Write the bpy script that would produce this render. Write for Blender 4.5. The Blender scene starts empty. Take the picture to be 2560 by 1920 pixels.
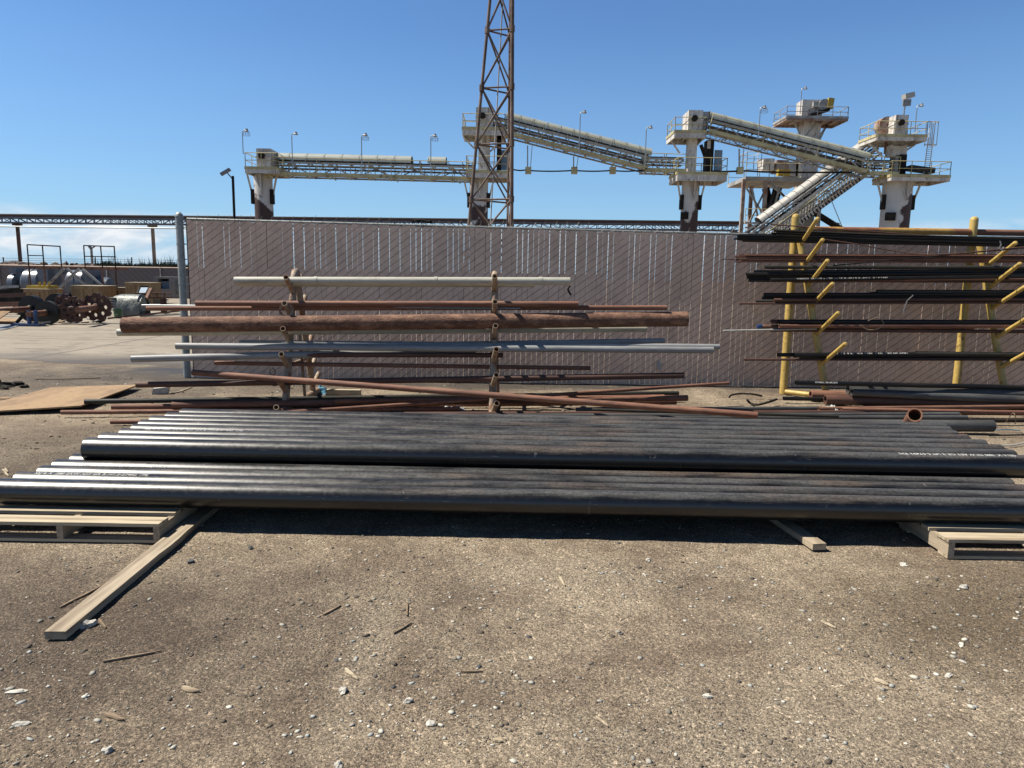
import bpy, math, random
import numpy as np
from mathutils import Vector as V, Matrix, noise
random.seed(7); rng = np.random.default_rng(11)
sc = bpy.context.scene
COL = sc.collection
PI = math.pi
# ------------------------------------------------------------------ camera
H = 1.65; F = 1800.0; PITCH = math.radians(8.5); ROLL = math.radians(0.9)
MR = Matrix.Rotation(PI/2-PITCH, 3, 'X') @ Matrix.Rotation(ROLL, 3, 'Z')
cam_d = bpy.data.cameras.new('camera'); cam = bpy.data.objects.new('camera', cam_d); COL.objects.link(cam)
cam.location = (0, 0, H); cam.rotation_euler = MR.to_euler()
cam_d.sensor_width = 36; cam_d.lens = 36*F/2560; cam_d.clip_end = 2000; cam_d.clip_start = .05
sc.camera = cam
def ray(px, py): return MR @ V(((px-1280)/F, -(py-960)/F, -1))
def at(px, py, Y):
    d = ray(px, py); return V((0, 0, H)) + d*(Y/d.y)
def gnd(px, py, z=0.0):
    d = ray(px, py); return V((0, 0, H)) + d*((z-H)/d.z)
def kk(p):  # pixels per metre at world point
    return F/((p-V((0, 0, H))).dot(MR @ V((0, 0, -1))))
# ------------------------------------------------------------------ tagging
ORG = {}
def tag(o, label=None, cat=None, group=None, kind=None):
    if label: o['label'] = label
    if cat: o['category'] = cat
    if group: o['group'] = group
    if kind: o['kind'] = kind
    return o
def thing(name, loc, label, cat, group=None):
    o = bpy.data.objects.new(name, None); COL.objects.link(o); o.location = loc
    o.empty_display_size = .2
    ORG[o.name] = V(loc); return tag(o, label, cat, group)
class MB:
    def __init__(s): s.v = []; s.f = []; s.sm = []
    def add(s, vs, fs, sm=False):
        n = len(s.v); s.v += [tuple(p) for p in vs]
        s.f += [tuple(i+n for i in f) for f in fs]; s.sm += [sm]*len(fs)
    def obox(s, c, hx, hy, hz):      # c centre, half axis vectors
        c = V(c); P = []
        for k in (-1, 1):
            for j in (-1, 1):
                for i in (-1, 1): P.append(c+hx*i+hy*j+hz*k)
        s.add(P, [(0, 2, 3, 1), (4, 5, 7, 6), (0, 1, 5, 4), (2, 6, 7, 3), (0, 4, 6, 2), (1, 3, 7, 5)])
        return s
    def box(s, x0, y0, z0, x1, y1, z1):
        return s.obox(((x0+x1)/2, (y0+y1)/2, (z0+z1)/2), V(((x1-x0)/2, 0, 0)), V((0, (y1-y0)/2, 0)), V((0, 0, (z1-z0)/2)))
    def bar(s, a, b, w, h, up=(0, 0, 1)):
        a = V(a); b = V(b); d = (b-a); L = d.length; d.normalize(); up = V(up)
        sd = d.cross(up)
        if sd.length < 1e-4: sd = d.cross(V((0, 1, 0)))
        sd.normalize(); u = sd.cross(d).normalized()
        return s.obox((a+b)/2, d*(L/2), sd*(w/2), u*(h/2))
    def frame(s, d):
        d = d.normalized(); u = V((0, 0, 1)) if abs(d.z) < .9 else V((0, 1, 0))
        a = d.cross(u).normalized(); return a, a.cross(d).normalized()
    def tube(s, a, b, r, n=8, r1=None, caps=True):
        a = V(a); b = V(b); r1 = r if r1 is None else r1
        x, y = s.frame(b-a); P = []
        for (c, q) in ((a, r), (b, r1)):
            for i in range(n):
                t = 2*PI*i/n; P.append(c+x*(q*math.cos(t))+y*(q*math.sin(t)))
        s.add(P, [(i, (i+1) % n, n+(i+1) % n, n+i) for i in range(n)], True)
        if caps:
            s.add(P[:n], [tuple(range(n-1, -1, -1))]); s.add(P[n:], [tuple(range(n))])
        return s
    def poly(s, pts, r, n=8, caps=True):      # swept tube through points
        pts = [V(p) for p in pts]; P = []; m = len(pts); x = None
        for k, p in enumerate(pts):
            d = (pts[min(k+1, m-1)]-pts[max(k-1, 0)]).normalized()
            if x is None: x, y = s.frame(d)
            else:
                x = (x-d*x.dot(d)).normalized(); y = x.cross(d).normalized()
            rr = r[k] if isinstance(r, (list, tuple)) else r
            for i in range(n):
                t = 2*PI*i/n; P.append(p+x*(rr*math.cos(t))+y*(rr*math.sin(t)))
        fs = []
        for k in range(m-1):
            for i in range(n): fs.append((k*n+i, k*n+(i+1) % n, (k+1)*n+(i+1) % n, (k+1)*n+i))
        s.add(P, fs, True)
        if caps: s.add(P[:n], [tuple(range(n-1, -1, -1))]); s.add(P[-n:], [tuple(range(n))])
        return s
    def pipe(s, pts, ro, ri, n=24):           # hollow pipe through points
        pts = [V(p) for p in pts]
        s.poly(pts, ro, n, caps=False); s.poly(pts, ri, n, caps=False)
        for (c, d) in ((pts[0], pts[1]-pts[0]), (pts[-1], pts[-1]-pts[-2])):
            x, y = s.frame(d); P = []
            for q in (ri, ro):
                for i in range(n):
                    t = 2*PI*i/n; P.append(c+x*(q*math.cos(t))+y*(q*math.sin(t)))
            s.add(P, [(i, (i+1) % n, n+(i+1) % n, n+i) for i in range(n)])
        return s
    def revolve(s, c, axis, prof, n=24, sm=True):  # prof: list of (along, radius)
        c = V(c); axis = V(axis).normalized(); x, y = s.frame(axis)
        for k in range(len(prof)-1):
            P = []
            for (l, r) in prof[k:k+2]:
                for i in range(n):
                    t = 2*PI*i/n; P.append(c+axis*l+x*(r*math.cos(t))+y*(r*math.sin(t)))
            s.add(P, [(i, (i+1) % n, n+(i+1) % n, n+i) for i in range(n)], sm)
        return s
    def plate(s, c, ex, ey, outline, th):      # extruded 2D outline, ex, ey axes, thickness along normal
        c = V(c); nrm = ex.cross(ey).normalized()*(th/2); n = len(outline)
        P = [c+ex*a+ey*b-nrm for a, b in outline]+[c+ex*a+ey*b+nrm for a, b in outline]
        s.add(P, [tuple(range(n-1, -1, -1)), tuple(range(n, 2*n))]+[(i, (i+1) % n, n+(i+1) % n, n+i) for i in range(n)])
        return s
    def ico(s, c, r, sub=1, jit=.2, sq=(1, 1, 1), rot=0.0, seed=0):
        import bmesh
        bm = bmesh.new(); bmesh.ops.create_icosphere(bm, subdivisions=sub, radius=1)
        cr, sr = math.cos(rot), math.sin(rot); P = []
        for v in bm.verts:
            p = v.co; q = 1+jit*noise.noise(p*1.3+V((seed*3.7, seed, 0)))+.5*jit*noise.noise(p*3.1+V((seed, 0, 9)))
            x, y, z = p.x*q*sq[0], p.y*q*sq[1], p.z*q*sq[2]
            P.append((c[0]+r*(x*cr-y*sr), c[1]+r*(x*sr+y*cr), c[2]+r*z))
        s.add(P, [tuple(v.index for v in f.verts) for f in bm.faces], False); bm.free(); return s
    def build(s, name, mat, parent=None, loc=None):
        me = bpy.data.meshes.new(name)
        A = np.array(s.v, dtype=float)
        if parent is not None: o0 = ORG[parent.name]
        elif loc is not None: o0 = V(loc)
        else: o0 = V(((A[:, 0].min()+A[:, 0].max())/2, (A[:, 1].min()+A[:, 1].max())/2, A[:, 2].min()))
        A = A-np.array(o0)
        me.from_pydata(A.tolist(), [], s.f)
        me.polygons.foreach_set('use_smooth', s.sm)
        me.materials.append(mat); me.update()
        o = bpy.data.objects.new(name, me); COL.objects.link(o)
        if parent is not None: o.parent = parent
        else: o.location = o0
        ORG[o.name] = V(o0)
        return o
# ------------------------------------------------------------------ materials
def newmat(name):
    m = bpy.data.materials.new(name); m.use_nodes = True
    nt = m.node_tree; b = nt.nodes['Principled BSDF']; return m, nt, b
def N(nt, t, **k):
    n = nt.nodes.new(t)
    for a, v in k.items(): setattr(n, a, v)
    return n
def coords(nt, stretch, rnd=True):
    tc = N(nt, 'ShaderNodeTexCoord'); mp = N(nt, 'ShaderNodeMapping')
    mp.inputs['Scale'].default_value = stretch
    nt.links.new(tc.outputs['Object'], mp.inputs['Vector'])
    if rnd:
        oi = N(nt, 'ShaderNodeObjectInfo'); mu = N(nt, 'ShaderNodeMath', operation='MULTIPLY'); mu.inputs[1].default_value = 37.0
        nt.links.new(oi.outputs['Random'], mu.inputs[0])
        cb = N(nt, 'ShaderNodeCombineXYZ')
        for i in range(3): nt.links.new(mu.outputs[0], cb.inputs[i])
        nt.links.new(cb.outputs[0], mp.inputs['Location'])
    return mp.outputs['Vector']
def ramp(nt, fac, stops, interp='LINEAR'):
    r = N(nt, 'ShaderNodeValToRGB'); r.color_ramp.interpolation = interp
    while len(r.color_ramp.elements) < len(stops): r.color_ramp.elements.new(.5)
    for e, (p, c) in zip(r.color_ramp.elements, stops):
        e.position = p; e.color = (c, c, c, 1) if not hasattr(c, '__len__') else (*c, 1)
    nt.links.new(fac, r.inputs[0]); return r.outputs['Color']
def mixc(nt, fac, a, b, blend='MIX'):
    m = N(nt, 'ShaderNodeMix', data_type='RGBA', blend_type=blend)
    for s, v in ((0, fac), (6, a), (7, b)):
        if hasattr(v, 'is_linked') or hasattr(v, 'links'): nt.links.new(v, m.inputs[s])
        else: m.inputs[s].default_value = v if s == 0 else (*v, 1)
    return m.outputs[2]
def noi(nt, vec, scale, detail=4, rough=.55, dist=0):
    n = N(nt, 'ShaderNodeTexNoise'); n.inputs['Scale'].default_value = scale; n.inputs['Detail'].default_value = detail
    n.inputs['Roughness'].default_value = rough; n.inputs['Distortion'].default_value = dist
    nt.links.new(vec, n.inputs['Vector']); return n.outputs['Fac']
def bump(nt, b, h, strength=.3, dist=.01):
    bn = N(nt, 'ShaderNodeBump'); bn.inputs['Strength'].default_value = strength; bn.inputs['Distance'].default_value = dist
    nt.links.new(h, bn.inputs['Height']); nt.links.new(bn.outputs['Normal'], b.inputs['Normal'])
def weather(name, c1, c2, thr=(.45, .6), scale=4, stretch=(1, 1, 1), rough=.6, rough2=None, metal=0, c3=None, thr3=(.6, .7), scale3=15,
            bs=.15, bscale=60, bd=.004, vary=.15, spec=.5):
    m, nt, b = newmat(name); v = coords(nt, stretch)
    f = ramp(nt, noi(nt, v, scale, 6, .6), [(thr[0], 0.0), (thr[1], 1.0)])
    col = mixc(nt, f, c1, c2)
    if c3 is not None:
        f3 = ramp(nt, noi(nt, v, scale3, 5, .65), [(thr3[0], 0.0), (thr3[1], 1.0)]); col = mixc(nt, f3, col, c3)
    g = ramp(nt, noi(nt, v, scale*7, 3), [(0.3, 1-vary), (.7, 1+vary)])
    col = mixc(nt, 1.0, col, g, 'MULTIPLY')
    nt.links.new(col, b.inputs['Base Color']); b.inputs['Metallic'].default_value = metal
    b.inputs['Specular IOR Level'].default_value = spec
    if rough2 is not None:
        rr = N(nt, 'ShaderNodeMapRange'); nt.links.new(f, rr.inputs[0]); rr.inputs[3].default_value = rough; rr.inputs[4].default_value = rough2
        nt.links.new(rr.outputs[0], b.inputs['Roughness'])
    else: b.inputs['Roughness'].default_value = rough
    if bs: bump(nt, b, noi(nt, v, bscale, 4, .6), bs, bd)
    return m
MT = {}
MT['rust'] = weather('rust_steel', (.25, .105, .062), (.36, .17, .10), scale=3, stretch=(.35, 3, 3), rough=.75, c3=(.15, .07, .045), scale3=9, thr3=(.5, .7), bs=.25)
MT['rust_dark'] = weather('dark_rust_steel', (.10, .043, .028), (.17, .075, .048), scale=3, stretch=(.35, 3, 3), rough=.7, bs=.2)
MT['rust_orange'] = weather('orange_rust_steel', (.22, .10, .06), (.30, .15, .09), scale=3, stretch=(.35, 3, 3), rough=.8, bs=.2)
MT['rust_scaly'] = weather('scaly_rust_steel', (.17, .078, .046), (.34, .18, .11), thr=(.45, .62), scale=12, stretch=(.5, 1, 1), rough=.85, c3=(.34, .125, .04), thr3=(.61, .66), scale3=3.2, bs=.8, bscale=45, bd=.012, vary=.35)
MT['cream'] = weather('cream_painted_pipe', (.62, .60, .50), (.42, .38, .28), thr=(.5, .75), scale=3, stretch=(.5, 3, 3), rough=.5, c3=(.25, .18, .12), thr3=(.66, .74), scale3=8, bs=.1)
MT['pvc'] = weather('grey_plastic_pipe', (.38, .385, .38), (.31, .31, .30), scale=2, stretch=(.5, 3, 3), rough=.4, bs=.03)
MT['galv'] = weather('galvanised_steel', (.42, .45, .45), (.34, .37, .38), scale=8, rough=.42, metal=.6, bs=.05)
MT['galvpost'] = weather('galvanised_fence_post', (.42, .45, .44), (.34, .37, .36), scale=3, rough=.5, metal=.35, bs=.05)
MT['wire'] = weather('galvanised_wire', (.15, .14, .135), (.07, .065, .062), scale=1.5, rough=.5, metal=.3, bs=0)
MT['slat'] = weather('taupe_plastic_slats', (.65, .475, .36), (.56, .405, .305), scale=1.2, rough=.5, bs=0, vary=.08, spec=.3)
MT['yellow'] = weather('worn_yellow_paint', (.72, .50, .14), (.60, .40, .10), scale=3, rough=.45, c3=(.24, .12, .05), thr3=(.60, .67), scale3=5, bs=.2)
MT['yellow_rust'] = weather('rusting_yellow_paint', (.58, .33, .08), (.33, .13, .06), thr=(.42, .55), scale=2.2, rough=.55, c3=(.06, .04, .03), thr3=(.64, .70), scale3=9, bs=.15)
MT['tanrack'] = weather('faded_rack_paint', (.44, .34, .24), (.32, .16, .08), thr=(.47, .62), scale=6, stretch=(2, 2, .7), rough=.65, c3=(.14, .06, .035), thr3=(.62, .68), scale3=9, bs=.2)
MT['white_paint'] = weather('weathered_white_paint', (.86, .81, .73), (.62, .56, .48), scale=1.1, stretch=(1.6, 1.6, .5), rough=.6, c3=(.24, .13, .09), thr3=(.56, .70), scale3=2.4, bs=0, vary=.25)
MT['grey_paint'] = weather('weathered_grey_steel', (.52, .51, .48), (.36, .34, .31), scale=1, rough=.6, c3=(.20, .11, .08), thr3=(.60, .7), scale3=2.2, bs=0)
MT['pale_yellow'] = weather('faded_yellow_steel', (.74, .65, .34), (.58, .49, .25), scale=1, rough=.6, c3=(.22, .15, .09), thr3=(.62, .7), scale3=2, bs=0)
MT['rusty_deck'] = weather('rusted_platform_steel', (.50, .42, .36), (.32, .16, .10), thr=(.42, .6), scale=1.2, rough=.7, bs=0)
MT['hood'] = weather('pale_grey_conveyor_cover', (.46, .49, .44), (.40, .42, .38), scale=.7, rough=.5, bs=0, vary=.06)
MT['hood_white'] = weather('white_conveyor_cover', (.60, .58, .54), (.5, .48, .44), scale=.7, rough=.5, bs=0, vary=.06)
MT['blackrubber'] = weather('black_rubber', (.018, .018, .018), (.03, .03, .028), rough=.6, bs=.1)
MT['belt'] = weather('dark_conveyor_belt', (.025, .027, .027), (.05, .05, .048), scale=1, rough=.6, bs=0)
MT['darksteel'] = weather('dark_mill_steel', (.014, .014, .014), (.045, .034, .026), thr=(.5, .7), scale=2.5, stretch=(.4, 3, 3), rough=.42, rough2=.7, bs=.1, spec=.3)
MT['olive'] = weather('dull_oiled_steel', (.040, .038, .030), (.08, .070, .052), thr=(.45, .7), scale=2.5, stretch=(.4, 3, 3), rough=.5, rough2=.7, bs=.1, spec=.3)
MT['tower'] = weather('rusty_lattice_steel', (.24, .165, .125), (.10, .06, .045), thr=(.4, .6), scale=1.3, rough=.75, c3=(.30, .21, .17), thr3=(.55, .7), scale3=2.5, bs=0)
MT['wood'] = weather('pale_sawn_wood', (.66, .55, .38), (.40, .31, .20), scale=5, stretch=(.22, 5, 5), rough=.8, c3=(.20, .13, .08), thr3=(.60, .72), scale3=5, bs=.4, bscale=30, bd=.003)
MT['wood_y'] = weather('pale_sawn_timber', (.54, .44, .31), (.38, .30, .205), scale=5, stretch=(5, .22, 5), rough=.8, c3=(.19, .13, .085), thr3=(.60, .74), scale3=5, bs=.4, bscale=30, bd=.003)
MT['plywood'] = weather('weathered_plywood', (.44, .285, .145), (.32, .20, .10), scale=3, stretch=(1, .4, 1), rough=.8, c3=(.10, .065, .04), thr3=(.64, .70), scale3=4.5, bs=.1)
MT['crate'] = weather('crate_wood', (.44, .29, .14), (.33, .20, .10), scale=2, stretch=(3, 3, .5), rough=.8, bs=0)
MT['bluegrey'] = weather('blue_grey_machine_paint', (.16, .19, .24), (.12, .14, .18), scale=2, rough=.35, bs=0)
MT['blue'] = weather('blue_paint', (.03, .08, .22), (.02, .05, .15), rough=.45, bs=0)
MT['green'] = weather('green_plastic', (.03, .13, .05), (.025, .10, .04), rough=.4, bs=0)
MT['whitey'] = weather('off_white_plastic', (.58, .56, .50), (.5, .5, .48), rough=.5, bs=.1)
MT['tarp'] = weather('blue_tarp', (.06, .22, .34), (.12, .33, .46), scale=12, rough=.4, bs=.5, bscale=25, bd=.02)
MT['grime'] = weather('grimy_grey_wrap', (.20, .215, .19), (.12, .13, .115), scale=4, rough=.45, bs=.4, bscale=8, bd=.05)
MT['stone_w'] = weather('white_stone', (.70, .66, .57), (.50, .475, .42), scale=30, rough=.8, bs=.3, bscale=90)
MT['stone_d'] = weather('dark_stone', (.15, .15, .145), (.10, .10, .10), scale=30, rough=.8, bs=.3, bscale=90)
MT['ink'] = weather('white_stencil_ink', (.80, .80, .77), (.62, .62, .58), scale=30, rough=.6, bs=0)
MT['mesh_glass'] = weather('pale_blue_screen', (.35, .47, .60), (.30, .42, .55), rough=.3, bs=0)
MT['lamp'] = weather('lamp_housing', (.34, .35, .36), (.25, .25, .25), rough=.6, bs=0)
MT['yellowbright'] = weather('yellow_machine_paint', (.62, .42, .04), (.5, .33, .03), rough=.5, bs=0)
MT['dark'] = weather('dark_scrap', (.022, .019, .016), (.05, .036, .026), scale=3, rough=.8, bs=.1, spec=.2)
MT['rope'] = weather('tan_wood_splinter', (.33, .24, .15), (.22, .15, .09), scale=20, stretch=(.3, 3, 3), rough=.8, bs=.2)

MT['dustpipe'] = weather('dusty_black_pipe', (.12, .12, .115), (.05, .05, .05), thr=(.4, .65), scale=2, stretch=(.5, 3, 3), rough=.55, c3=(.16, .11, .08), thr3=(.58, .72), scale3=5, bs=.2, spec=.4)
def pillar_mat(zb, sl):   # white column with a large rust area on its lower part
    m, nt, b = newmat('white_column_rusting_below'); v = coords(nt, (1, 1, 1))
    tc = N(nt, 'ShaderNodeTexCoord'); sp = N(nt, 'ShaderNodeSeparateXYZ'); nt.links.new(tc.outputs['Object'], sp.inputs[0])
    n1 = noi(nt, v, .45, 6, .62)
    a = N(nt, 'ShaderNodeMath', operation='MULTIPLY_ADD'); nt.links.new(n1, a.inputs[0]); a.inputs[1].default_value = 9.0
    m2 = N(nt, 'ShaderNodeMath', operation='MULTIPLY_ADD'); nt.links.new(sp.outputs['X'], m2.inputs[0]); m2.inputs[1].default_value = sl; nt.links.new(a.outputs[0], m2.inputs[2])
    a.inputs[2].default_value = -4.5
    s = N(nt, 'ShaderNodeMath', operation='SUBTRACT'); nt.links.new(m2.outputs[0], s.inputs[0]); nt.links.new(sp.outputs['Z'], s.inputs[1])
    f = ramp(nt, s.outputs[0], [(0, 0.0), (.5, 1.0)])
    ad = N(nt, 'ShaderNodeMath', operation='ADD'); nt.links.new(s.outputs[0], ad.inputs[0]); ad.inputs[1].default_value = zb
    f = ramp(nt, ad.outputs[0], [(0, 0.0), (.35, 1.0)])
    w = mixc(nt, noi(nt, v, 1.5), (.90, .88, .84), (.72, .69, .64)); r = mixc(nt, noi(nt, v, 2.5), (.11, .045, .032), (.05, .028, .024))
    nt.links.new(mixc(nt, f, w, r), b.inputs['Base Color']); b.inputs['Roughness'].default_value = .65
    return m

def blackpipe_mat():
    m, nt, b = newmat('black_lacquered_pipe'); tc = N(nt, 'ShaderNodeTexCoord'); v = coords(nt, (.8, 7, 7)); v2 = coords(nt, (1, 1, 1))
    geo = N(nt, 'ShaderNodeNewGeometry'); sp = N(nt, 'ShaderNodeSeparateXYZ'); nt.links.new(geo.outputs['Position'], sp.inputs[0])
    sn = N(nt, 'ShaderNodeSeparateXYZ'); nt.links.new(geo.outputs['True Normal'], sn.inputs[0])
    # road dust has settled on the upper side, thicker towards the eastern half of the stack
    mr = N(nt, 'ShaderNodeMapRange'); nt.links.new(sp.outputs['X'], mr.inputs[0]); mr.inputs[1].default_value = -2.2; mr.inputs[2].default_value = .9; mr.inputs[3].default_value = -.035; mr.inputs[4].default_value = .16
    up = N(nt, 'ShaderNodeMapRange'); nt.links.new(sn.outputs['Z'], up.inputs[0]); up.inputs[1].default_value = .15; up.inputs[2].default_value = .95; up.inputs[3].default_value = -.55; up.inputs[4].default_value = .05
    n1 = noi(nt, v, 2.2, 10, .72)
    s1 = N(nt, 'ShaderNodeMath', operation='ADD'); nt.links.new(n1, s1.inputs[0]); nt.links.new(mr.outputs[0], s1.inputs[1])
    s2 = N(nt, 'ShaderNodeMath', operation='ADD'); nt.links.new(s1.outputs[0], s2.inputs[0]); nt.links.new(up.outputs[0], s2.inputs[1])
    f = ramp(nt, s2.outputs[0], [(.44, 0.0), (.74, .80)])
    fg = ramp(nt, noi(nt, v2, 55, 6, .75), [(.36, .45), (.60, 1.0)]); f = mixc(nt, 1.0, f, fg, 'MULTIPLY')
    n2 = noi(nt, v2, 1.1, 5, .6)
    dust = mixc(nt, ramp(nt, n2, [(.50, 0.0), (.66, .8)]), (.15, .147, .14), (.23, .165, .12))
    base = mixc(nt, noi(nt, v2, 9, 6), (.003, .0035, .005), (.009, .009, .010))
    col = mixc(nt, f, base, dust)
    # scuffs
    vs = coords(nt, (5, 1.2, 1.2)); sc_ = ramp(nt, noi(nt, vs, 9, 2, .5, 1.5), [(.725, 0.0), (.745, .7)])
    vl = coords(nt, (.5, 9, 9)); sl = ramp(nt, noi(nt, vl, 16, 3, .6), [(.68, 0.0), (.72, .7)])
    col = mixc(nt, sc_, col, (.20, .19, .18)); col = mixc(nt, sl, col, (.17, .13, .11))
    nt.links.new(col, b.inputs['Base Color'])
    rr = N(nt, 'ShaderNodeMapRange'); nt.links.new(f, rr.inputs[0]); rr.inputs[3].default_value = .33; rr.inputs[4].default_value = .60
    rn = N(nt, 'ShaderNodeMath', operation='MULTIPLY_ADD'); nt.links.new(noi(nt, v2, 30, 5, .7), rn.inputs[0]); rn.inputs[1].default_value = .30
    rs = N(nt, 'ShaderNodeMath', operation='SUBTRACT'); nt.links.new(rr.outputs[0], rs.inputs[0]); rs.inputs[1].default_value = .15
    nt.links.new(rs.outputs[0], rn.inputs[2]); nt.links.new(rn.outputs[0], b.inputs['Roughness'])
    b.inputs['Specular IOR Level'].default_value = .68
    bump(nt, b, noi(nt, v2, 70, 5, .7), .14, .003)
    return m
MT['blackpipe'] = blackpipe_mat()
# ------------------------------------------------------------------ light and sky
S = V((-.70, .06, 1.0)).normalized()
EL = math.asin(S.z); AZ = math.atan2(S.x, S.y)
sd = bpy.data.lights.new('sun', 'SUN'); sd.energy = 5.0; sd.angle = math.radians(.5); sd.color = (1, .94, .84)
so = bpy.data.objects.new('sun', sd); COL.objects.link(so); so.rotation_euler = (-S).to_track_quat('-Z', 'Y').to_euler(); so.location = (-20, 5, 30)
w = bpy.data.worlds.new('World'); sc.world = w; w.use_nodes = True
nt = w.node_tree; bg = nt.nodes['Background']; bg.inputs['Strength'].default_value = .0555
sky = N(nt, 'ShaderNodeTexSky', sky_type='NISHITA', sun_disc=False, sun_elevation=EL, sun_rotation=AZ % (2*PI))
sky.air_density = 1.05; sky.dust_density = .25; sky.ozone_density = 2.2; sky.altitude = 0
tc = N(nt, 'ShaderNodeTexCoord'); sp = N(nt, 'ShaderNodeSeparateXYZ'); nt.links.new(tc.outputs['Generated'], sp.inputs[0])
dv = N(nt, 'ShaderNodeVectorMath', operation='DIVIDE'); nt.links.new(tc.outputs['Generated'], dv.inputs[0])
ay = N(nt, 'ShaderNodeMath', operation='ABSOLUTE'); nt.links.new(sp.outputs['Y'], ay.inputs[0])
am = N(nt, 'ShaderNodeMath', operation='MAXIMUM'); nt.links.new(ay.outputs[0], am.inputs[0]); am.inputs[1].default_value = .15
cb = N(nt, 'ShaderNodeCombineXYZ')
for i in range(3): nt.links.new(am.outputs[0], cb.inputs[i])
nt.links.new(cb.outputs[0], dv.inputs[1])
mp = N(nt, 'ShaderNodeMapping'); mp.inputs['Scale'].default_value = (7, 0, 26); mp.inputs['Location'].default_value = (3.1, 0, .4); nt.links.new(dv.outputs[0], mp.inputs['Vector'])
cf = ramp(nt, noi(nt, mp.outputs[0], 1.0, 9, .62, .3), [(.36, 0.0), (.58, 1.0)])
cd = ramp(nt, noi(nt, mp.outputs[0], 2.2, 7, .6, .3), [(.35, 0.0), (.65, 1.0)])
band = ramp(nt, sp.outputs['Z'], [(.004, .25), (.028, .9), (.052, .95), (.075, 0.0)])
mm = N(nt, 'ShaderNodeMath', operation='MULTIPLY'); nt.links.new(cf, mm.inputs[0]); nt.links.new(band, mm.inputs[1])
cc = mixc(nt, cd, (6.2, 7.1, 8.2), (9.4, 9.6, 9.8))
lowhaze = ramp(nt, sp.outputs['Z'], [(0.0, .80), (.12, .30), (.30, .04), (.5, 0.0)])
skyc = mixc(nt, 1.0, sky.outputs[0], (.68, .97, 1.30), 'MULTIPLY')
skyc = mixc(nt, 1.0, skyc, ramp(nt, sp.outputs['Z'], [(.36, 1.0), (.60, .42), (1.0, .30)]), 'MULTIPLY')
hz = mixc(nt, lowhaze, skyc, (3.7, 6.3, 9.0))
nt.links.new(mixc(nt, mm.outputs[0], hz, cc), bg.inputs['Color'])
sc.view_settings.view_transform = 'Standard'; sc.view_settings.look = 'None'; sc.view_settings.gamma = 1; sc.view_settings.exposure = .85
# ------------------------------------------------------------------ ground
def axis(parts):
    out = []
    for a, b, n in parts: out += list(np.linspace(a, b, n, endpoint=False))
    return np.array(out+[parts[-1][1]])
xs = axis([(-500, -60, 8), (-60, -12, 12), (-12, -5, 40), (-5, 5, 260), (5, 12, 40), (12, 60, 12), (60, 500, 8)])
ys = axis([(-60, 0, 8), (0, 1.6, 12), (1.6, 6.5, 190), (6.5, 12, 90), (12, 40, 16), (40, 500, 10)])
def gz(x, y):
    a = max(0, min(1, (12.0-y)/1.5)); a *= max(0, min(1, (14-abs(x))/4))
    z = .010*noise.noise(V((x*.9, y*.9, 0)))+.006*noise.noise(V((x*3.1, y*3.1, 4)))+.004*noise.noise(V((x*9, y*9, 7)))
    z += .07*math.exp(-((x-2.85)/.55)**2-((y-10.55)/.28)**2) + .06*math.exp(-((x+4.6)/1.0)**2-((y-10.4)/.35)**2)
    return (z-.006)*a
vs = [(x, y, gz(x, y)) for y in ys for x in xs]; nx = len(xs)
me = bpy.data.meshes.new('ground')
me.from_pydata(vs, [], [(j*nx+i, j*nx+i+1, (j+1)*nx+i+1, (j+1)*nx+i) for j in range(len(ys)-1) for i in range(nx-1)])
me.polygons.foreach_set('use_smooth', [True]*len(me.polygons))
go = bpy.data.objects.new('ground', me); COL.objects.link(go); tag(go, kind='structure', label='brown gravelly dirt of the storage yard')
m, nt, b = newmat('yard_gravel_dirt'); tc = N(nt, 'ShaderNodeTexCoord'); ov = tc.outputs['Object']
def blob(x, y, rx, ry):     # patch of soil colour, damp stains included, at a place in the yard
    mp = N(nt, 'ShaderNodeMapping', vector_type='POINT'); mp.inputs['Location'].default_value = (-x/rx, -y/ry, 0); mp.inputs['Scale'].default_value = (1/rx, 1/ry, 0)
    nt.links.new(ov, mp.inputs['Vector'])
    l = N(nt, 'ShaderNodeVectorMath', operation='LENGTH'); nt.links.new(mp.outputs[0], l.inputs[0])
    ad = N(nt, 'ShaderNodeMath', operation='MULTIPLY_ADD'); nt.links.new(noi(nt, ov, 2.2, 5, .65), ad.inputs[0]); ad.inputs[1].default_value = 1.3; nt.links.new(l.outputs['Value'], ad.inputs[2])
    return ramp(nt, ad.outputs[0], [(0, 1.0), (.95, 1.0), (1.0, .97)]) if False else ad.outputs[0]
def below(v, lo, hi):
    r = N(nt, 'ShaderNodeMapRange'); nt.links.new(v, r.inputs[0]); r.inputs[1].default_value = lo; r.inputs[2].default_value = hi; r.inputs[3].default_value = 1; r.inputs[4].default_value = 0
    return r.outputs[0]
c = mixc(nt, ramp(nt, noi(nt, ov, .8, 7, .66), [(.42, 0.0), (.58, 1.0)]), (.27, .207, .146), (.46, .37, .262))
c = mixc(nt, ramp(nt, noi(nt, ov, 2.3, 5, .65), [(.52, 0.0), (.70, .8)]), c, (.34, .28, .20))
c = mixc(nt, ramp(nt, noi(nt, ov, 7, 6, .7), [(.48, 0.0), (.72, .55)]), c, (.15, .105, .068))
dmp = below(blob(-1.9, 3.1, 1.9, 1.2), .85, 1.7); c = mixc(nt, dmp, c, mixc(nt, noi(nt, ov, 14, 5, .7), (.11, .082, .060), (.20, .152, .108)))
d2 = below(blob(2.6, 3.4, 1.5, .8), .9, 1.7); c = mixc(nt, d2, c, mixc(nt, noi(nt, ov, 14, 5, .7), (.15, .112, .074), (.25, .19, .12)))
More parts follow.
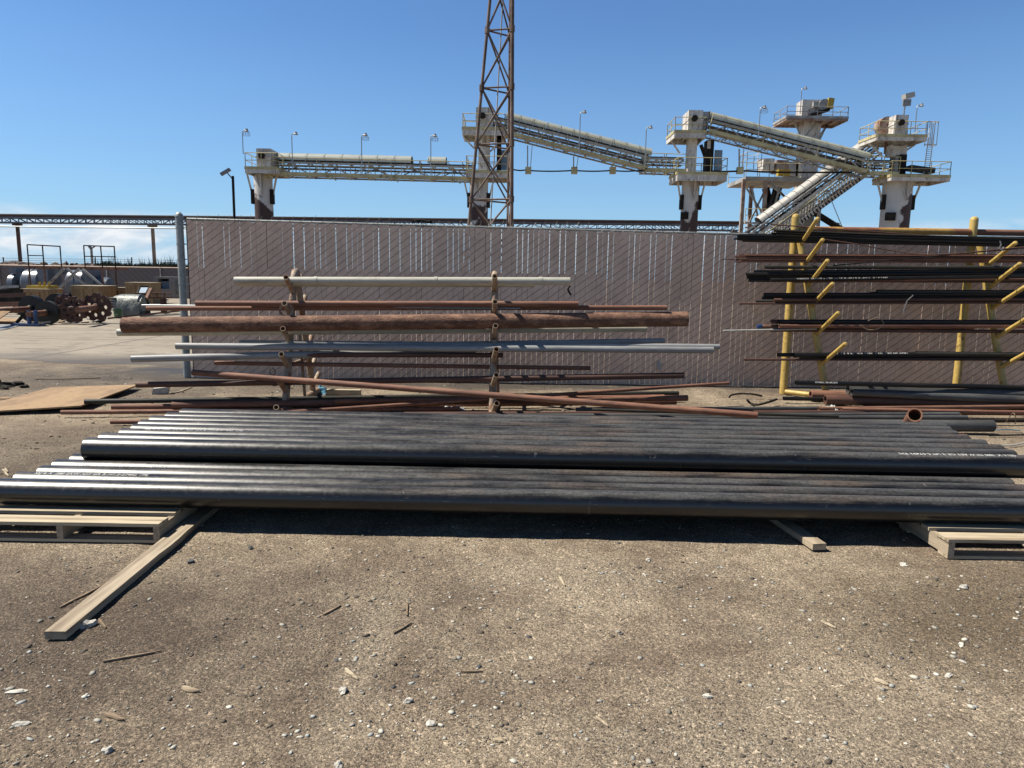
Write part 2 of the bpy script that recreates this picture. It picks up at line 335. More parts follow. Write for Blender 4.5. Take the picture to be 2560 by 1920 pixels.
d5 = below(blob(-3.6, 6.2, 2.6, 2.2), .7, 1.6); c = mixc(nt, d5, c, mixc(nt, noi(nt, ov, 9, 6, .7), (.085, .066, .05), (.23, .18, .125)))
d3 = below(blob(-5.2, 11.3, 6.5, 2.9), .8, 1.5); c = mixc(nt, d3, c, mixc(nt, noi(nt, ov, 6, 6, .7), (.085, .072, .062), (.19, .155, .12)))
d4 = below(blob(0.3, 10.9, 9, .8), .8, 1.5); c = mixc(nt, d4, c, (.10, .082, .066))  # darker, uneven strip of ground along the foot of the slatted fence
for (bx, by, brx, bry) in ((-.62, 2.9, .16, 1.3), (.35, 3.9, .9, .35), (1.0, 2.3, 1.2, .5)):
    dd = below(blob(bx, by, brx, bry), .9, 1.6); mu_ = N(nt, 'ShaderNodeMath', operation='MULTIPLY'); nt.links.new(dd, mu_.inputs[0]); mu_.inputs[1].default_value = .6; c = mixc(nt, mu_.outputs[0], c, (.42, .345, .25))
vo = N(nt, 'ShaderNodeTexVoronoi', feature='F1'); vo.inputs['Scale'].default_value = 165; nt.links.new(ov, vo.inputs['Vector'])
vo2 = N(nt, 'ShaderNodeTexVoronoi', feature='F1'); vo2.inputs['Scale'].default_value = 85; nt.links.new(ov, vo2.inputs['Vector'])
sv = N(nt, 'ShaderNodeSeparateColor'); nt.links.new(vo.outputs['Color'], sv.inputs[0])
sv2 = N(nt, 'ShaderNodeSeparateColor'); nt.links.new(vo2.outputs['Color'], sv2.inputs[0])
c = mixc(nt, 1.0, c, ramp(nt, sv.outputs[0], [(0, .42), (.3, .8), (.7, 1.12), (1, 1.75)]), 'MULTIPLY')
c = mixc(nt, 1.0, c, ramp(nt, sv2.outputs[1], [(0, .72), (.5, 1.0), (.93, 1.1), (1, 1.8)]), 'MULTIPLY')
wt = below(blob(-5.3, 12.1, 2.6, 1.3), .7, 1.3); c = mixc(nt, wt, c, (.06, .052, .045)); wr = N(nt, 'ShaderNodeMapRange'); nt.links.new(wt, wr.inputs[0]); wr.inputs[3].default_value = .9; wr.inputs[4].default_value = .42; nt.links.new(wr.outputs[0], b.inputs['Roughness'])
nt.links.new(c, b.inputs['Base Color']); b.inputs['Specular IOR Level'].default_value = .25
h1 = N(nt, 'ShaderNodeMath', operation='MULTIPLY_ADD'); nt.links.new(vo2.outputs['Distance'], h1.inputs[0]); h1.inputs[1].default_value = -1.4; nt.links.new(vo.outputs['Distance'], h1.inputs[2])
h2 = N(nt, 'ShaderNodeMath', operation='MULTIPLY_ADD'); nt.links.new(noi(nt, ov, 260, 4, .7), h2.inputs[0]); h2.inputs[1].default_value = 1.2; nt.links.new(h1.outputs[0], h2.inputs[2])
bump(nt, b, h2.outputs[0], .75, .006)
me.materials.append(m)
# concrete pad of the neighbouring yard
m, nt, b = newmat('worn_concrete_pad'); tc = N(nt, 'ShaderNodeTexCoord'); ov = tc.outputs['Object']
mpc = N(nt, 'ShaderNodeMapping'); mpc.inputs['Scale'].default_value = (.5, 1.2, 1); nt.links.new(ov, mpc.inputs[0])
c = mixc(nt, ramp(nt, noi(nt, mpc.outputs[0], .6, 8, .68), [(.4, 0.0), (.62, 1.0)]), (.33, .275, .205), (.44, .38, .29))
c = mixc(nt, ramp(nt, noi(nt, mpc.outputs[0], 2.4, 8, .7), [(.50, 0.0), (.60, .8)]), c, (.19, .155, .115))
c = mixc(nt, ramp(nt, noi(nt, ov, 5, 8, .75), [(.60, 0.0), (.66, .8)]), c, (.12, .095, .07))
c = mixc(nt, ramp(nt, noi(nt, ov, 11, 6, .7), [(.58, 0.0), (.70, .6)]), c, (.45, .40, .32))
sp = N(nt, 'ShaderNodeSeparateXYZ'); nt.links.new(ov, sp.inputs[0])
wa = N(nt, 'ShaderNodeMath', operation='MULTIPLY_ADD'); nt.links.new(noi(nt, mpc.outputs[0], .9, 6, .6), wa.inputs[0]); wa.inputs[1].default_value = -3.6; nt.links.new(sp.outputs['Y'], wa.inputs[2])
wet = below(wa.outputs[0], -1.5+.6, 0.2+.9)   # Y measured from the pad's near edge
c = mixc(nt, wet, c, mixc(nt, noi(nt, ov, 3, 6, .7), (.055, .044, .036), (.13, .105, .08)))
br = N(nt, 'ShaderNodeTexBrick'); br.inputs['Scale'].default_value = 1; br.inputs['Brick Width'].default_value = 9; br.inputs['Row Height'].default_value = 5.2; br.inputs['Mortar Size'].default_value = .03; br.offset = 0
nt.links.new(ov, br.inputs['Vector']); c = mixc(nt, br.outputs['Fac'], c, (.10, .085, .07))
nt.links.new(c, b.inputs['Base Color'])
rg = N(nt, 'ShaderNodeMapRange'); nt.links.new(wet, rg.inputs[0]); rg.inputs[3].default_value = .85; rg.inputs[4].default_value = .70; nt.links.new(rg.outputs[0], b.inputs['Roughness'])
bump(nt, b, noi(nt, ov, 30, 6, .7), .25, .01)
pts = []
for i in range(140):
    x = -45+i*.65; pts.append((x, 13.0+1.1*noise.noise(V((x*.35, 0, 0)))+.7*noise.noise(V((x*1.9, 3, 0)))+.35*noise.noise(V((x*6, 3, 0)))))
vs = [(x, y-12, -.004) for x, y in pts]+[(x, 44-12, 0) for x, y in pts]
me = bpy.data.meshes.new('concrete_pad'); n = len(pts)
me.from_pydata(vs, [], [(i, i+1, n+i+1, n+i) for i in range(n-1)]); me.materials.append(m)
o = bpy.data.objects.new('concrete_pad', me); COL.objects.link(o); o.location = (0, 12, .006); tag(o, kind='structure', label='worn pale concrete pad with wet patches')
# ------------------------------------------------------------------ gravel stones
def ico_np(sub):
    import bmesh
    bm = bmesh.new(); bmesh.ops.create_icosphere(bm, subdivisions=sub, radius=1)
    v = np.array([p.co[:] for p in bm.verts]); f = np.array([[q.index for q in p.verts] for p in bm.faces]); bm.free(); return v, f
iv, jf = ico_np(1); iv2, jf2 = ico_np(2)
def scatter(name, P, R, mat, hi=False, label=None, smooth=False):
    v0, f0 = (iv2, jf2) if hi else (iv, jf)
    n = len(P); k = len(v0)
    base = v0[None]*(1+rng.uniform(-.28, .28, (n, k, 1)))
    s = np.stack([rng.uniform(.75, 1.35, n), rng.uniform(.6, 1.0, n), rng.uniform(.2, .5, n)], 1)
    base = base*s[:, None, :]*R[:, None, None]
    a = rng.uniform(0, 2*PI, n); ca, sa = np.cos(a)[:, None], np.sin(a)[:, None]
    X = base[..., 0]*ca-base[..., 1]*sa; Yy = base[..., 0]*sa+base[..., 1]*ca
    W = np.stack([X, Yy, base[..., 2]], 2)+P[:, None, :]
    fs = (f0[None]+(np.arange(n)*k)[:, None, None]).reshape(-1, 3)
    me = bpy.data.meshes.new(name); nf = len(fs)
    me.vertices.add(n*k); me.vertices.foreach_set('co', W.reshape(-1))
    me.loops.add(nf*3); me.loops.foreach_set('vertex_index', fs.reshape(-1).astype(np.int32))
    me.polygons.add(nf); me.polygons.foreach_set('loop_start', np.arange(0, nf*3, 3, dtype=np.int32))
    me.update(calc_edges=True); me.materials.append(mat)
    o = bpy.data.objects.new(name, me); COL.objects.link(o); tag(o, label=label, kind='stuff'); return o
m, nt, b = newmat('mixed_gravel_stones'); geo = N(nt, 'ShaderNodeNewGeometry')
c = ramp(nt, geo.outputs['Random Per Island'], [(0, (.12, .095, .07)), (.28, (.19, .155, .115)), (.45, (.10, .10, .10)), (.52, (.27, .235, .18)), (.72, (.36, .33, .27)), (.80, (.44, .41, .34)), (.90, (.36, .36, .33)), (.93, (.74, .69, .57))], 'CONSTANT')
tc = N(nt, 'ShaderNodeTexCoord'); c = mixc(nt, 1.0, c, ramp(nt, noi(nt, tc.outputs['Object'], 60, 4, .6), [(.3, .75), (.7, 1.2)]), 'MULTIPLY')
nt.links.new(c, b.inputs['Base Color']); b.inputs['Roughness'].default_value = .85; gm = m
def spread(n, ya, yb, pw):
    y = ya*(yb/ya)**(rng.uniform(0, 1, n)**pw); x = rng.uniform(-1, 1, n)*(y*.80+.5)
    # pebbles lie in loose drifts
    keep = np.array([noise.noise(V((a*1.1, q*1.1, 2)))+.5*noise.noise(V((a*3, q*3, 5))) for a, q in zip(x, y)]) > rng.uniform(-.55, .35, n)
    x, y = x[keep], y[keep]; z = np.array([gz(a, q) for a, q in zip(x, y)]); return np.stack([x, y, z+.001], 1)
P = spread(32000, 1.9, 7.5, .9); scatter('gravel', P, rng.uniform(.002, .0055, len(P)), gm, label='fine gravel scattered over the dirt')
P = spread(3600, 1.9, 7.5, .8); scatter('gravel', P, .005+.012*rng.uniform(0, 1, len(P))**2.2, gm, label='loose pebbles scattered over the dirt')
P = spread(2500, 7.5, 11.5, .8); scatter('gravel', P, .006+.02*rng.uniform(0, 1, len(P))**3, gm, label='grit and pebbles along the fence')
C_ = []
for (bx, by, sx_, sy_, n_) in ((-.75, 2.35, .5, .25, 150), (.05, 2.5, .35, .22, 80), (1.55, 2.75, .35, .25, 70), (.75, 3.75, .5, .22, 110), (1.0, 3.1, .6, .3, 50), (2.55, 3.55, .35, .25, 60), (-.55, 3.3, .4, .3, 60), (-1.9, 2.5, .4, .3, 40)):
    q_ = rng.normal(0, 1, (n_, 2)); C_ += [(bx+a*sx_, by+c*sy_, gz(bx+a*sx_, by+c*sy_)+.002) for a, c in q_]
C_ = np.array(C_)
m, nt, b = newmat('pale_chips'); geo = N(nt, 'ShaderNodeNewGeometry')
c = ramp(nt, geo.outputs['Random Per Island'], [(0, (.66, .62, .52)), (.35, (.48, .45, .38)), (.6, (.80, .76, .66)), (.8, (.46, .47, .44))], 'CONSTANT'); nt.links.new(c, b.inputs['Base Color']); b.inputs['Roughness'].default_value = .85
scatter('pale_chips', C_, .004+.011*rng.uniform(0, 1, len(C_))**2.5, m, label='drifts of pale stone chips on the dirt')
n_ = 420; cx_ = rng.uniform(-5.2, -2.3, n_); cy_ = rng.uniform(4.3, 11.2, n_)
C_ = np.array([(a, q, gz(a, q)+.002) for a, q in zip(cx_, cy_) if noise.noise(V((a*1.3, q*.8, 8))) > -.05])
scatter('dirt_crumbs', C_, .008+.03*rng.uniform(0, 1, len(C_))**3, MT['dark'], label='dark crumbs of soil and bark on the damp ground at left')
def stone(px, py, wpx, mat, lab, sq=(1, .75, .6)):
    p = gnd(px, py); r = wpx/kk(p)/2
    o = MB().ico((p.x, p.y, gz(p.x, p.y)+r*sq[2]*.45), r, 2, .7, sq, random.uniform(0, 3), random.random()*9).build('stone', MT[mat]); tag(o, lab, 'stone', 'loose stones on the dirt')
stone(217, 1564, 42, 'stone_w', 'largest grey-white rounded stone, touching the long timber near its end')
stone(477, 1404, 20, 'stone_d', 'grey angular stone right of the long timber, halfway along it')
stone(625, 1371, 16, 'stone_d', 'dark angular stone just in front of the pipe shadow, left half')
stone(40, 1727, 38, 'stone_w', 'flat pale bluish slab of stone by the left edge of the dirt', (1.2, .5, .2))
stone(52, 1810, 36, 'stone_w', 'flat grey stone low on the left, below the pale slab', (1.1, .6, .25))
stone(270, 1876, 26, 'stone_w', 'greenish-white stone in the bottom left corner area')
stone(858, 1727, 26, 'stone_w', 'knobbly white stone left of centre in the foreground')
stone(1021, 1752, 24, 'stone_w', 'blue-white broken stone in the centre foreground')
stone(1076, 1805, 24, 'stone_w', 'pale grey wedge stone in the centre foreground')
stone(845, 1914, 26, 'stone_w', 'white stone cut by the bottom edge of the photo')
stone(1768, 1741, 21, 'stone_w', 'round grey-white cobble alone in the right centre foreground')
stone(2260, 1412, 17, 'stone_w', 'white round pebble between the timber stub and right pallet')
stone(2410, 1466, 22, 'stone_w', 'tan pebble at the head of the pebble trail on the right', (1, .8, .5))
stone(2403, 1610, 22, 'stone_w', 'bright white chip on the right side of the dirt', (1.1, .6, .35))
stone(2372, 1687, 22, 'stone_w', 'flat white chip low on the right', (1.1, .6, .3))
stone(2408, 1652, 18, 'stone_w', 'small flat white stone between the two chips on the right', (1.1, .6, .3))
stone(1620, 1402, 17, 'stone_w', 'cream pebble in front of the pipe shadow, right of centre')
p = gnd(403, 984); tag(MB().obox((p.x, p.y, .04), V((.10, .02, .01)), V((-.01, .04, 0)), V((.012, 0, .045))).build('stone_block', MT['stone_w']), 'square white block behind the pipe pile, beside the plywood', 'stone block')
def chip(a, b_, wpx, mat, lab, name='wood_chip', cat='wood chip', th=.006):
    p = gnd(*a); q = gnd(*b_); wd = wpx/kk(p)
    mb = MB(); n = 5; L = (q-p)
    sdv = L.cross(V((0, 0, 1))).normalized()
    prof = [.55, 1, .9, .75, .25]
    P = []
    for k in range(n):
        c = p+L*(k/(n-1))+sdv*(wd*.12*random.uniform(-1, 1)); c.z = gz(c.x, c.y)+.004
        for (s1, z1) in ((-1, 0), (1, 0), (.7, th), (-.7, th)): P.append(c+sdv*(wd/2*prof[k]*s1)+V((0, 0, z1)))
    fs = [(3, 2, 1, 0), tuple(range(4*n-4, 4*n))]
    for k in range(n-1):
        for i in range(4): fs.append((4*k+i, 4*k+(i+1) % 4, 4*k+4+(i+1) % 4, 4*k+4+i))
    mb.add(P, fs); tag(mb.build(name, MT[mat]), lab, cat, 'wood bits on the dirt')
chip((455, 1718), (497, 1728), 18, 'wood', 'pale triangular wood chip on the foreground dirt')
chip((262, 1785), (310, 1800), 14, 'rope', 'brown bark chip lying in the lower left foreground')
chip((863, 1670), (895, 1697), 10, 'wood', 'pale split shard of wood left of centre')
chip((2187, 1697), (2220, 1712), 15, 'wood', 'thick pale wood chip on the right foreground')
chip((2052, 1549), (2090, 1566), 8, 'wood', 'thin white wood splinter right of centre')
chip((1232, 1847), (1258, 1852), 12, 'wood', 'short cream wood chip at the bottom centre')
chip((808, 1535), (852, 1512), 10, 'rope', 'thick brown stick left of centre')
chip((984, 1582), (1028, 1556), 7, 'rope', 'brown twig leaning upper right, left of centre')
chip((1017, 1538), (1018, 1505), 6, 'rope', 'short upright tan splinter left of centre')
chip((258, 1656), (405, 1628), 9, 'rope', 'long flat tan lath on the damp soil')
chip((150, 1518), (262, 1460), 9, 'rope', 'long brown stick left of the long timber')
chip((247, 1549), (265, 1572), 6, 'rope', 'small tan splinter beside the largest stone')
chip((1152, 1679), (1208, 1679), 5, 'rope', 'thin reddish splinter lying level in the middle')
chip((1490, 1790), (1520, 1812), 5, 'wood', 'thin pale splinter right of the middle')
chip((1398, 1440), (1412, 1462), 6, 'wood', 'little pale splinter among white grit')
chip((18, 1180), (12, 1168), 5, 'wood', 'small pale splinter at the left edge beside the pipes')
chip((7, 1172), (22, 1190), 5, 'wood', 'forked pale splinter at the left edge beside the pipes')
# ------------------------------------------------------------------ near slatted fence
FY = 11.2
xa = at(478, 750, FY).x; xb = 9.6; pitch = .0815
def ftop(x): return 2.47-.012*(x-xa)
fence = thing('slatted_fence', (0, FY, 0), 'tall taupe privacy-slat chain-link fence behind the pipe racks', 'fence')
mb = MB(); i = 0; x = xa+.02
wv, wf = [], []
while x < xb:
    t = ftop(x)-.045+random.uniform(-.012, .006); wdt = pitch-.0037+random.uniform(-.002, .002)
    tl = random.uniform(-.0022, .0028); yy = FY+random.uniform(-.003, .003)
    mb.obox((x+tl, yy, t/2), V((wdt/2, random.uniform(-.0025, .0025), 0)), V((0, .0035, 0)), V((tl, 0, t/2)))
    x += pitch; i += 1
mb.build('privacy_slats', MT['slat'], fence)
mb = MB(); nsl = i; rise = .058; vs_ = .115; x0 = xa-.02
def seg(a, b, r=.0025):
    a = V(a); b = V(b); d = (b-a).normalized(); x_, y_ = mb.frame(d); P = []
    for c in (a, b):
        for q in range(3): P.append(c+x_*(r*math.cos(2.094*q))+y_*(r*math.sin(2.094*q)))
    mb.add(P, [(0, 1, 4, 3), (1, 2, 5, 4), (2, 0, 3, 5)])
for k in range(-int(nsl*rise/vs_)-2, 23):
    for i in range(nsl):
        za = .03+k*vs_+i*rise; xx = x0+i*pitch
        if za < .02 or za+rise > ftop(xx)+.03: continue
        z0 = za+.006*noise.noise(V((i*.7, k, 0)))
        seg((xx, FY-.009, z0), (xx+pitch*.5, FY-.012, z0+rise*.42)); seg((xx+pitch*.5, FY-.012, z0+rise*.42), (xx+pitch, FY-.007, z0+rise))
        seg((xx+pitch, FY-.007, z0+rise), (xx+pitch*1.02, FY+.010, z0+rise+.006), .0030)
        seg((xx, FY+.010, z0+rise), (xx+pitch, FY+.010, z0), .0026)
        if za+2*rise > ftop(xx)+.03: # twisted ends above the rail
            seg((xx+pitch, FY-.007, z0+rise), (xx+pitch+.02+random.uniform(-.01, .02), FY, z0+rise+.055+random.uniform(-.01, .015)), .0030)
            if random.random() < .6: seg((xx+pitch, FY-.007, z0+rise), (xx+pitch-.03, FY-.01, z0+rise+.04), .0028)
mb.build('chain_link_wire', MT['wire'], fence)
mb = MB(); mb.tube((xa-.02, FY+.045, ftop(xa)-.03), (xb, FY+.045, ftop(xb)-.03), .021, 10); mb.build('top_rail', MT['galvpost'], fence)
mb = MB(); mb.tube((xa-.02, FY+.03, .12), (xb, FY+.03, .10), .004, 6); mb.build('bottom_wire', MT['galvpost'], fence)
for x in (xa+.05, xa+3.0, xa+6.0, xa+9.0, xa+12):
    mb = MB(); mb.tube((x, FY+.075, 0), (x, FY+.075, ftop(x)-.02), .03, 12); mb.build('line_post', MT['galvpost'], fence)
p = at(457, 750, FY-.02)
gp = thing('gate_post', (p.x, FY, 0), 'thick round galvanised gate post at the left end of the slatted fence', 'post')
mb = MB(); mb.revolve((p.x, FY, 0), (0, 0, 1), [(0, .056), (2.47, .056)], 20); mb.build('post', MT['galvpost'], gp)
mb = MB(); mb.revolve((p.x, FY, 2.46), (0, 0, 1), [(0, .062), (.02, .062), (.05, .05), (.075, .025), (.08, .001)], 20); mb.build('cap', MT['galvpost'], gp)
for z in (.35, .95, 1.45, 1.82, 2.05, 2.3):
    mb = MB(); mb.revolve((p.x, FY, z), (0, 0, 1), [(0, .058), (0, .0605), (.022, .0605), (.022, .058)], 20, False); mb.bar((p.x+.055, FY, z+.011), (p.x+.115, FY, z+.011), .02, .014); mb.build('tension_band', MT['galvpost'], gp)
mb = MB(); mb.bar((p.x+.105, FY, .08), (p.x+.105, FY, 2.42), .012, .018, (0, 1, 0)); mb.build('tension_bar', MT['dark'], gp)
# ------------------------------------------------------------------ black pipe stack
R6 = .084; ZB = .125
def ptext(owner, s, x0, L, Y, z, r, beta, flip=False, mat='ink', size=None):
    cu = bpy.data.curves.new('t', 'FONT'); cu.body = s; cu.size = 1; cu.resolution_u = 2; cu.offset = .012
    to = bpy.data.objects.new('t', cu); COL.objects.link(to); dg = bpy.context.evaluated_depsgraph_get(); dg.update()
    me = bpy.data.meshes.new_from_object(to.evaluated_get(dg)); bpy.data.objects.remove(to)
    A = np.array([q.co[:] for q in me.vertices]); u = A[:, 0]; wv_ = u.max()-u.min(); k = L/wv_
    hh = (size or .02)
    un = (u-u.min())*k; vn = A[:, 1]/.7*hh-hh/2
    if flip: un = L-un; vn = -vn
    if abs(Y) > .1: Y = Y-.0135*(x0+un+3.2)
    be = beta - vn/r; out = np.stack([x0+un, Y-np.sin(be)*(r+.0012), z+np.cos(be)*(r+.0012)], 1)-np.array(ORG[owner.name])
    me.vertices.foreach_set('co', out.reshape(-1)); me.materials.clear(); me.materials.append(MT[mat]); me.update()
    o = bpy.data.objects.new('stencil_lettering', me); COL.objects.link(o); o.parent = owner; return o
def xpipe(name, p, q, ro, ri, mat, lab, cat='pipe', group=None, n=28, k=3, sag=0.0, lip=None):
    """one hollow pipe from p to q as its own top-level object (Empty + tube when it has a lip part)"""
    p = V(p); q = V(q); pts = []
    for i in range(k):
        t = i/(k-1); c = p.lerp(q, t); c.z -= sag*4*t*(1-t); pts.append(c)
    mb = MB().pipe(pts, ro, ri, n)
    c = (p+q)/2
    o = mb.build(name, MT[mat], loc=(c.x, c.y, c.z-ro)); tag(o, lab, cat, group); return o
TXT = 'SSJ 6 X .280 ERW A53 GR B HT.5-57493 TPS'
low_l = [-2, 45, 104, 140, 184, 225, 262, 298, 330, 360, 390, 418]
ordn = ['front', 'second', 'third', 'fourth', 'fifth', 'sixth', 'seventh', 'eighth', 'ninth', 'tenth', 'eleventh', 'twelfth']
Y0 = 4.54
def stackpipe(Y, z, xl, xr, lab, group, dx=0):
    p = V((xl, Y-.0135*(xl+3.2), z)); q = V((xr, Y-.0135*(xr+3.2), z))
    th = thing('steel_pipe', ((xl+xr)/2, Y, z-R6), lab, 'pipe', group)
    MB().pipe([p, p+V((.003, 0, 0)), q-V((.003, 0, 0)), q], R6, R6-.007, 48).build('tube', MT['blackpipe'], th)
    return th
low = []
for i in range(12):
    Y = Y0+.1682*i; z = ZB+R6
    xl = at(low_l[i], 1200-15*i, Y).x
    lab = f'{ordn[i]} black steel pipe of the lower layer, counted from the foreground'
    if i == 0: lab = 'nearest black steel pipe, lying on both pallets in the very front'
    low.append(stackpipe(Y, z, xl, xl+6.80+random.uniform(-.03, .03), lab, 'black steel pipes in the lower layer'))
ptext(low[1], TXT, at(92, 1183, Y0+.17).x, (375-92)/kk(at(230, 1190, Y0+.17)), Y0+.1682, ZB+R6, R6, math.radians(8), size=.030)
ptext(low[3], TXT, at(168, 1163, Y0+.51).x, (436-168)/kk(at(300, 1165, Y0+.5)), Y0+.1682*3, ZB+R6, R6, math.radians(44), size=.026)
up_l = [218, 256, 307, 336, 354, 381, 419, 455]; up_r = [2555, 2508, 2480, 2440, 2400, 2372, 2358, 2346]
up = []
for j in range(8):
    Y = Y0+.1682*(3.5+j); z = ZB+R6+2*R6*.866+.001
    xl = at(up_l[j], 1110-12*j, Y).x; xr = at(up_r[j], 1160-18*j, Y).x
    lab = ('front black steel pipe of the upper layer, its dark side facing the camera' if j == 0 else
           f'{ordn[j]} black steel pipe of the upper layer, counted from its front' if j < 7 else 'rearmost black steel pipe of the upper layer')
    up.append(stackpipe(Y, z, xl, xr, lab, 'black steel pipes in the upper layer'))
zu = ZB+R6+2*R6*.866+.001
ptext(up[2], TXT, at(366, 1072, Y0+.1682*5.5).x, (610-366)/kk(at(480, 1078, Y0+.1682*5.5)), Y0+.1682*5.5, zu, R6, math.radians(4), size=.032)
ptext(up[0], TXT, at(2228, 1142, Y0+.1682*3.5).x, (2512-2228)/kk(at(2370, 1145, Y0+.1682*3.5)), Y0+.1682*3.5, zu, R6, math.radians(8), flip=True, size=.031)
# ------------------------------------------------------------------ pallets and timbers
def pallet(x0, y0, wx, dy, lab, rz=0):
    t = thing('pallet', (x0, y0, 0), lab, 'pallet', 'wooden pallets under the black pipes')
    hs = ZB-.022-.018
    for k in range(3):
        mb = MB(); x = (0, wx/2-.019, wx-.038)[k]; mb.obox((x0+x+.019, y0+dy/2, .018+hs/2), V((.019, 0, 0)), V((0, dy/2, 0)), V((0, 0, hs/2))); mb.build('stringer', MT['wood_y'], t)
    n = 7; bw = .11; ys_ = [0.0, .205, .34, .50, .66, .82, dy-.135]
    for k in range(n):
        wdt = .125 if k in (0, n-1) else .088
        mb = MB(); j0 = random.uniform(-.006, .006); pts = 9
        a = V((x0-.004+j0, y0+ys_[k]-.004, ZB-.022)); P = []
        for i in range(pts):
            x = wx*i/(pts-1)+(.008 if i else 0); e0 = .003*noise.noise(V((x*4, k, 0))); e1 = .004*noise.noise(V((x*4, k, 5)))
            for (yy, zz) in ((e0, 0), (wdt+e1, 0), (wdt+e1, .0215), (e0, .0215)): P.append(a+V((x, yy, zz)))
        fs = [(3, 2, 1, 0), tuple(range(4*pts-4, 4*pts))]
        for i in range(pts-1):
            for q in range(4): fs.append((4*i+q, 4*i+(q+1) % 4, 4*i+4+(q+1) % 4, 4*i+4+q))
        mb.add(P, fs); mb.build('deck_board', MT['wood'], t)
    for k in range(3):
        yy = (0, dy/2-.05, dy-.10)[k]; MB().box(x0, y0+yy, 0, x0+wx, y0+yy+.10, .0178).build('bottom_board', MT['wood'], t)
    return t
p = gnd(400, 1358); pallet(p.x-1.22, p.y, 1.22, 1.0, 'wooden pallet under the left end of the black pipes, beside the long timber')
p2 = gnd(2373, 1400); pallet(p2.x, p2.y+.02, 1.22, 1.0, 'wooden pallet under the right end of the black pipes')
pallet(p.x-1.25, p.y+1.06, 1.22, 1.0, 'rear wooden pallet hidden behind the left front pallet')
pallet(p2.x+.02, p2.y+1.09, 1.22, 1.0, 'rear wooden pallet hidden behind the right front pallet')
def timber(a, b, w_, th, mat, lab, z=.003, name='timber'):
    a = V(a); b = V(b); L = b-a; n = 24; sdv = L.cross(V((0, 0, 1))).normalized(); P = []; mb = MB()
    for i in range(n):
        c = a+L*(i/(n-1)); e = .0015*noise.noise(V((i*.9, 1, z*100))); e2 = .002*noise.noise(V((i*.9, 7, z*100)))
        if 8 <= i <= 9: e2 -= .006
        for (s_, zz) in ((-w_/2+e, 0), (w_/2-e2, 0), (w_/2-e2, th), (-w_/2+e, th)): P.append(c+sdv*s_+V((0, 0, z+zz)))
    fs = [(3, 2, 1, 0), tuple(range(4*n-4, 4*n))]
    for i in range(n-1):
        for q in range(4): fs.append((4*i+q, 4*i+(q+1) % 4, 4*i+4+(q+1) % 4, 4*i+4+q))
    mb.add(P, fs); o = mb.build(name, MT[mat]); tag(o, lab, 'timber'); return o
a = gnd(139, 1600); c = gnd(470, 1325); d = (c-a).normalized()
timber(a, a+d*3.0, .095, .038, 'wood_y', 'long pale timber on the ground, running back under the pipes beside the left pallet')
a = gnd(2048, 1376); c = gnd(1935, 1300); d = (c-a).normalized()
timber(a, a+d*2.2, .09, .04, 'wood_y', 'short timber end poking out from under the pipes, left of the right pallet')
# ------------------------------------------------------------------ left pipe rack (two A-frame stands)
def ltext(owner, s, pxa, pxb, p, q, r, beta, flip=False, size=.012, mat='ink'):
    Ym = (p.y+q.y)/2; xa_ = at(pxa, 700, Ym).x; xb_ = at(pxb, 700, Ym).x
    o = ptext(owner, s, xa_, xb_-xa_, 0, 0, r, beta, flip, mat, size); me = o.data; og = ORG[owner.name]
    for v_ in me.vertices:
        t = (v_.co.x+og.x-p.x)/(q.x-p.x); v_.co.y += p.y+(q.y-p.y)*t; v_.co.z += p.z+(q.z-p.z)*t
def legY(z): return 8.40+.53*max(0, z)/1.69
def backY(z): return 9.62-.62*max(0, z)/1.69
def stand(sx, tips, btips, lab):
    t = thing('pipe_rack_stand', (sx, 9.0, 0), lab, 'rack stand', 'A-frame stands of the left pipe rack')
    pts = [(sx, legY(0), .03), (sx, legY(.8), .8), (sx, legY(1.5), 1.5), (sx, legY(1.6)+.005, 1.60), (sx, legY(1.66)+.035, 1.665), (sx, 8.985, 1.67), (sx, 9.03, 1.62), (sx, backY(1.45), 1.5)]
    MB().poly(pts, .043, 16).build('front_leg', MT['tanrack'], t)
    MB().tube((sx, backY(1.5), 1.5), (sx, backY(0), .03), .041, 16).build('back_leg', MT['tanrack'], t)
    MB().tube((sx, legY(0)-.25, .045), (sx, backY(0)+.25, .045), .045, 14).build('base_tube', MT['tanrack'], t)
    MB().tube((sx, legY(.55), .55), (sx, backY(.55), .55), .022, 10).build('cross_brace', MT['tanrack'], t)
    MB().bar((sx+.07, 9.0, .03), (sx+.02, 9.0, .95), .03, .03).build('strut', MT['tanrack'], t)
    for (px, py) in tips:
        z = at(px, py, 8.4).z; yl = legY(z-.17); tp = at(px, py, yl-.34); rt = V((sx, yl-.01, tp.z-.18))
        MB().pipe([tp, rt], .0315, .026, 20).build('arm', MT['tanrack'], t)
    for (px, py) in btips:
        z = at(px, py, 9.6).z; yl = backY(z-.12); tp = at(px, py, yl+.30); rt = V((sx, yl, tp.z-.17))
        MB().tube(tp, rt, .0315, 16).build('arm', MT['tanrack'], t)
    return t
sxl = at(735, 700, 8.9).x; sxc = at(1237, 700, 8.9).x
stand(sxl, [(715, 693), (711, 758), (707, 821), (703, 885), (697, 951), (690, 1018)], [(752, 690), (763, 741), (779, 840), (787, 898), (797, 933)], 'tan rusting A-frame rack stand nearest the gate post')
stand(sxc, [(1237, 690), (1238, 754), (1239, 814), (1241, 873), (1241, 937), (1242, 1008)], [(1236, 682), (1238, 745), (1240, 840), (1240, 898), (1240, 933)], 'tan rusting A-frame rack stand in the middle of the photo')
